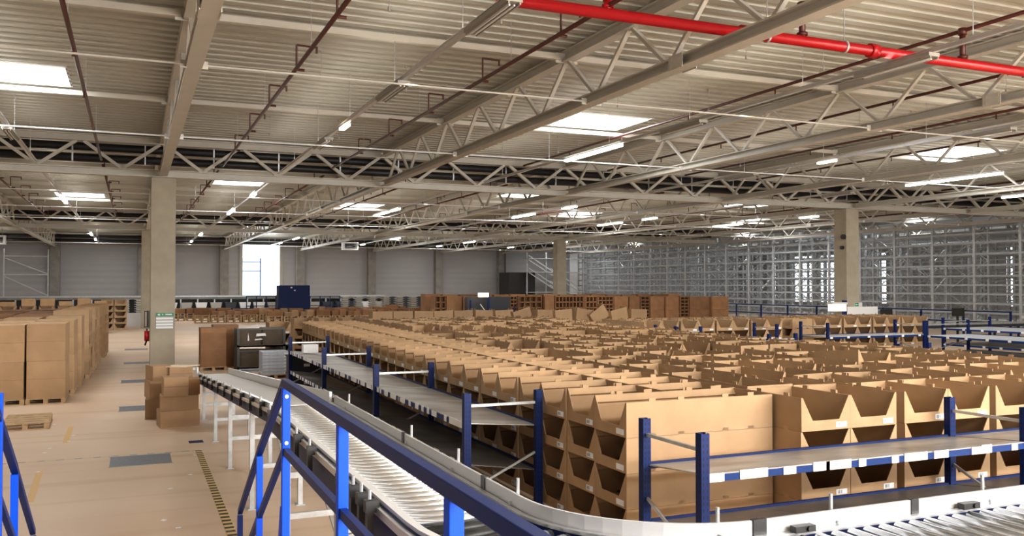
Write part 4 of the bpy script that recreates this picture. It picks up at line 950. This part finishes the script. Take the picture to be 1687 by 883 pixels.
# right middle distance: monitors, white board, signs, conveyors
def monitor(x, y, z, w, h, label, pole=True):
    e = empty('monitor', (x, y, 0)); tag(e, label, 'monitor', 'black monitors on stands'); build('screen', MB().box(-w/2, w/2, -0.04, 0.04, z, z+h), BLACK, e, bevel=0.01)
    build('stand', MB().box(-0.05, 0.05, 0.0, 0.08, 0, z+0.1).box(-0.25, 0.25, -0.2, 0.25, 0, 0.04), BLACK, e)
monitor(34.6, 33.0, 1.42, 0.75, 0.42, 'black monitor left of the white shelves at the far right')
monitor(39.6, 33.0, 1.42, 0.85, 0.42, 'black monitor on a stand before the high racking at the right')
e = empty('white_board', (33.0, 33.0, 0)); tag(e, 'white board panel at the foot of the right concrete column', 'board')
build('panel', MB().box(-1.1, 1.0, -0.03, 0.03, 1.2, 1.98), WHITE, e); build('leg', MB().box(-1.0, -0.92, 0.03, 0.09, 0, 1.9), GALV, e); build('leg', MB().box(0.85, 0.93, 0.03, 0.09, 0, 1.9), GALV, e)
e = empty('lit_beacon_box', (31.4, 33.0, 0)); tag(e, 'warm lit box lamp on a blue post left of the white board', 'lamp')
build('post', MB().box(0.42, 0.6, -0.05, 0.1, 0, 2.3), RBLUE, e); build('lamp_box', MB().box(-0.5, 0.35, -0.25, 0.05, 1.78, 2.1), WARM, e); build('cap', MB().box(-0.55, 0.42, -0.28, 0.08, 2.1, 2.2), WHITE, e)
e = empty('floor_conveyor', (38, 34, 0)); tag(e, 'dark low conveyor line in front of the right racking', 'conveyor')
build('bed', MB().box(-4, 12, 0, 0.9, 0.75, 0.95), DGREY, e); build('side_rail', MB().box(-4, 12, -0.06, 0, 0.9, 1.02), GALV, e)
for k in range(9): build('leg', MB().box(-3.9+k*1.9, -3.8+k*1.9, 0, 0.1, 0, 0.75), BLACK, e)
e = empty('sloping_chute', (38.9, 28.2, 0)); tag(e, 'pale sloping chute conveyor at the right picture edge', 'conveyor')
build('bed', MB().prism([(0, 1.45), (3.5, 1.75), (3.5, 1.88), (0, 1.58)], 'y', 0, 0.7), ALU, e)
for x in (0.3, 3.2): build('leg', MB().box(x, x+0.1, 0.3, 0.4, 0, 1.5), RBLUE, e)
# ------------------------------------------------------------------ signs
e = empty('column_sign', (1.09, 34.27, 1.44)); tag(e, 'green and white direction sign fixed to the near concrete column', 'sign')
build('board', MB().box(-0.30, 0.30, -0.012, 0, 0, 0.58), STEELD, e)
build('green_header', MB().box(-0.30, 0.30, -0.02, -0.012, 0.46, 0.58), GREEN, e)
build('arrow_mark', MB().prism([(-0.26, 0.52), (-0.20, 0.49), (-0.20, 0.505), (-0.15, 0.505), (-0.15, 0.535), (-0.20, 0.535), (-0.20, 0.55)], 'y', -0.024, -0.02).prism([(-0.195, 0.48), (-0.175, 0.48), (-0.175, 0.56), (-0.195, 0.56)], 'y', -0.0245, -0.02), WHITE, e)
build('figure_mark', MB().prism([(-0.09, 0.50), (-0.04, 0.52), (-0.09, 0.555)], 'y', -0.024, -0.02), WHITE, e)
build('header_text_bar', MB().box(0.02, 0.24, -0.023, -0.02, 0.505, 0.545), WHITE, e)
for k in range(4): build('white_strip', MB().box(-0.29, 0.28, -0.02, -0.012, 0.02+k*0.108, 0.095+k*0.108), STICK, e)
o = build('black_rack_basket', MB().box(0.50, 0.52, 34.4, 35.0, 1.5, 2.1).box(0.50, 0.58, 34.4, 34.44, 1.5, 2.1).box(0.40, 0.5, 34.4, 34.43, 1.5, 1.54).box(0.40, 0.5, 34.4, 34.43, 2.06, 2.1).box(0.40, 0.43, 34.4, 34.43, 1.5, 2.1), BLACK); tag(o, 'black metal basket on the left side of the near column', 'basket')
e = empty('fire_extinguisher', (0.50, 34.6, 0.75)); tag(e, 'red fire extinguisher on the left side of the near column', 'fire extinguisher')
build('body', MB().tube((0, 0, 0.25), (0, 0, 0.62), 0.085, 14), RED, e, smooth=True); build('hose', MB().tube((-0.06, -0.04, 0.1), (0.0, -0.1, 0.3), 0.03, 8), BLACK, e); build('valve', MB().box(-0.03, 0.03, -0.03, 0.03, 0.62, 0.7), BLACK, e)
e = empty('exit_sign', (33.98, 34.27, 1.95)); tag(e, 'small green and white arrow sign low on the right concrete column', 'sign')
build('plate', MB().box(-0.2, 0.3, -0.012, 0, 0, 0.2), WHITE, e); build('green_field', MB().box(-0.19, 0.06, -0.016, -0.012, 0.01, 0.19), GREEN, e)
build('arrow', MB().prism([(-0.16, 0.1), (-0.1, 0.05), (-0.1, 0.085), (0.03, 0.085), (0.03, 0.115), (-0.1, 0.115), (-0.1, 0.15)], 'y', -0.02, -0.016), WHITE, e)
for i, (x, y, z) in enumerate(((33.27, 34.4, 5.6), (33.27, 34.5, 5.05))):
    o = build('column_siren', MB().tube((x, y, z-0.1), (x-0.14, y, z-0.1), 0.13 if i == 0 else 0.09, 12), BLACK); tag(o, '%s black round fitting on the right concrete column' % ['upper larger', 'lower smaller'][i], 'fitting')
m = build('packed_bins', MASS, CARD)
tag(m, 'great mass of further cardboard bins filling the lower and farther field', 'cardboard bins', kind='stuff')
print('bins', NB, 'objects', len(COL.objects))
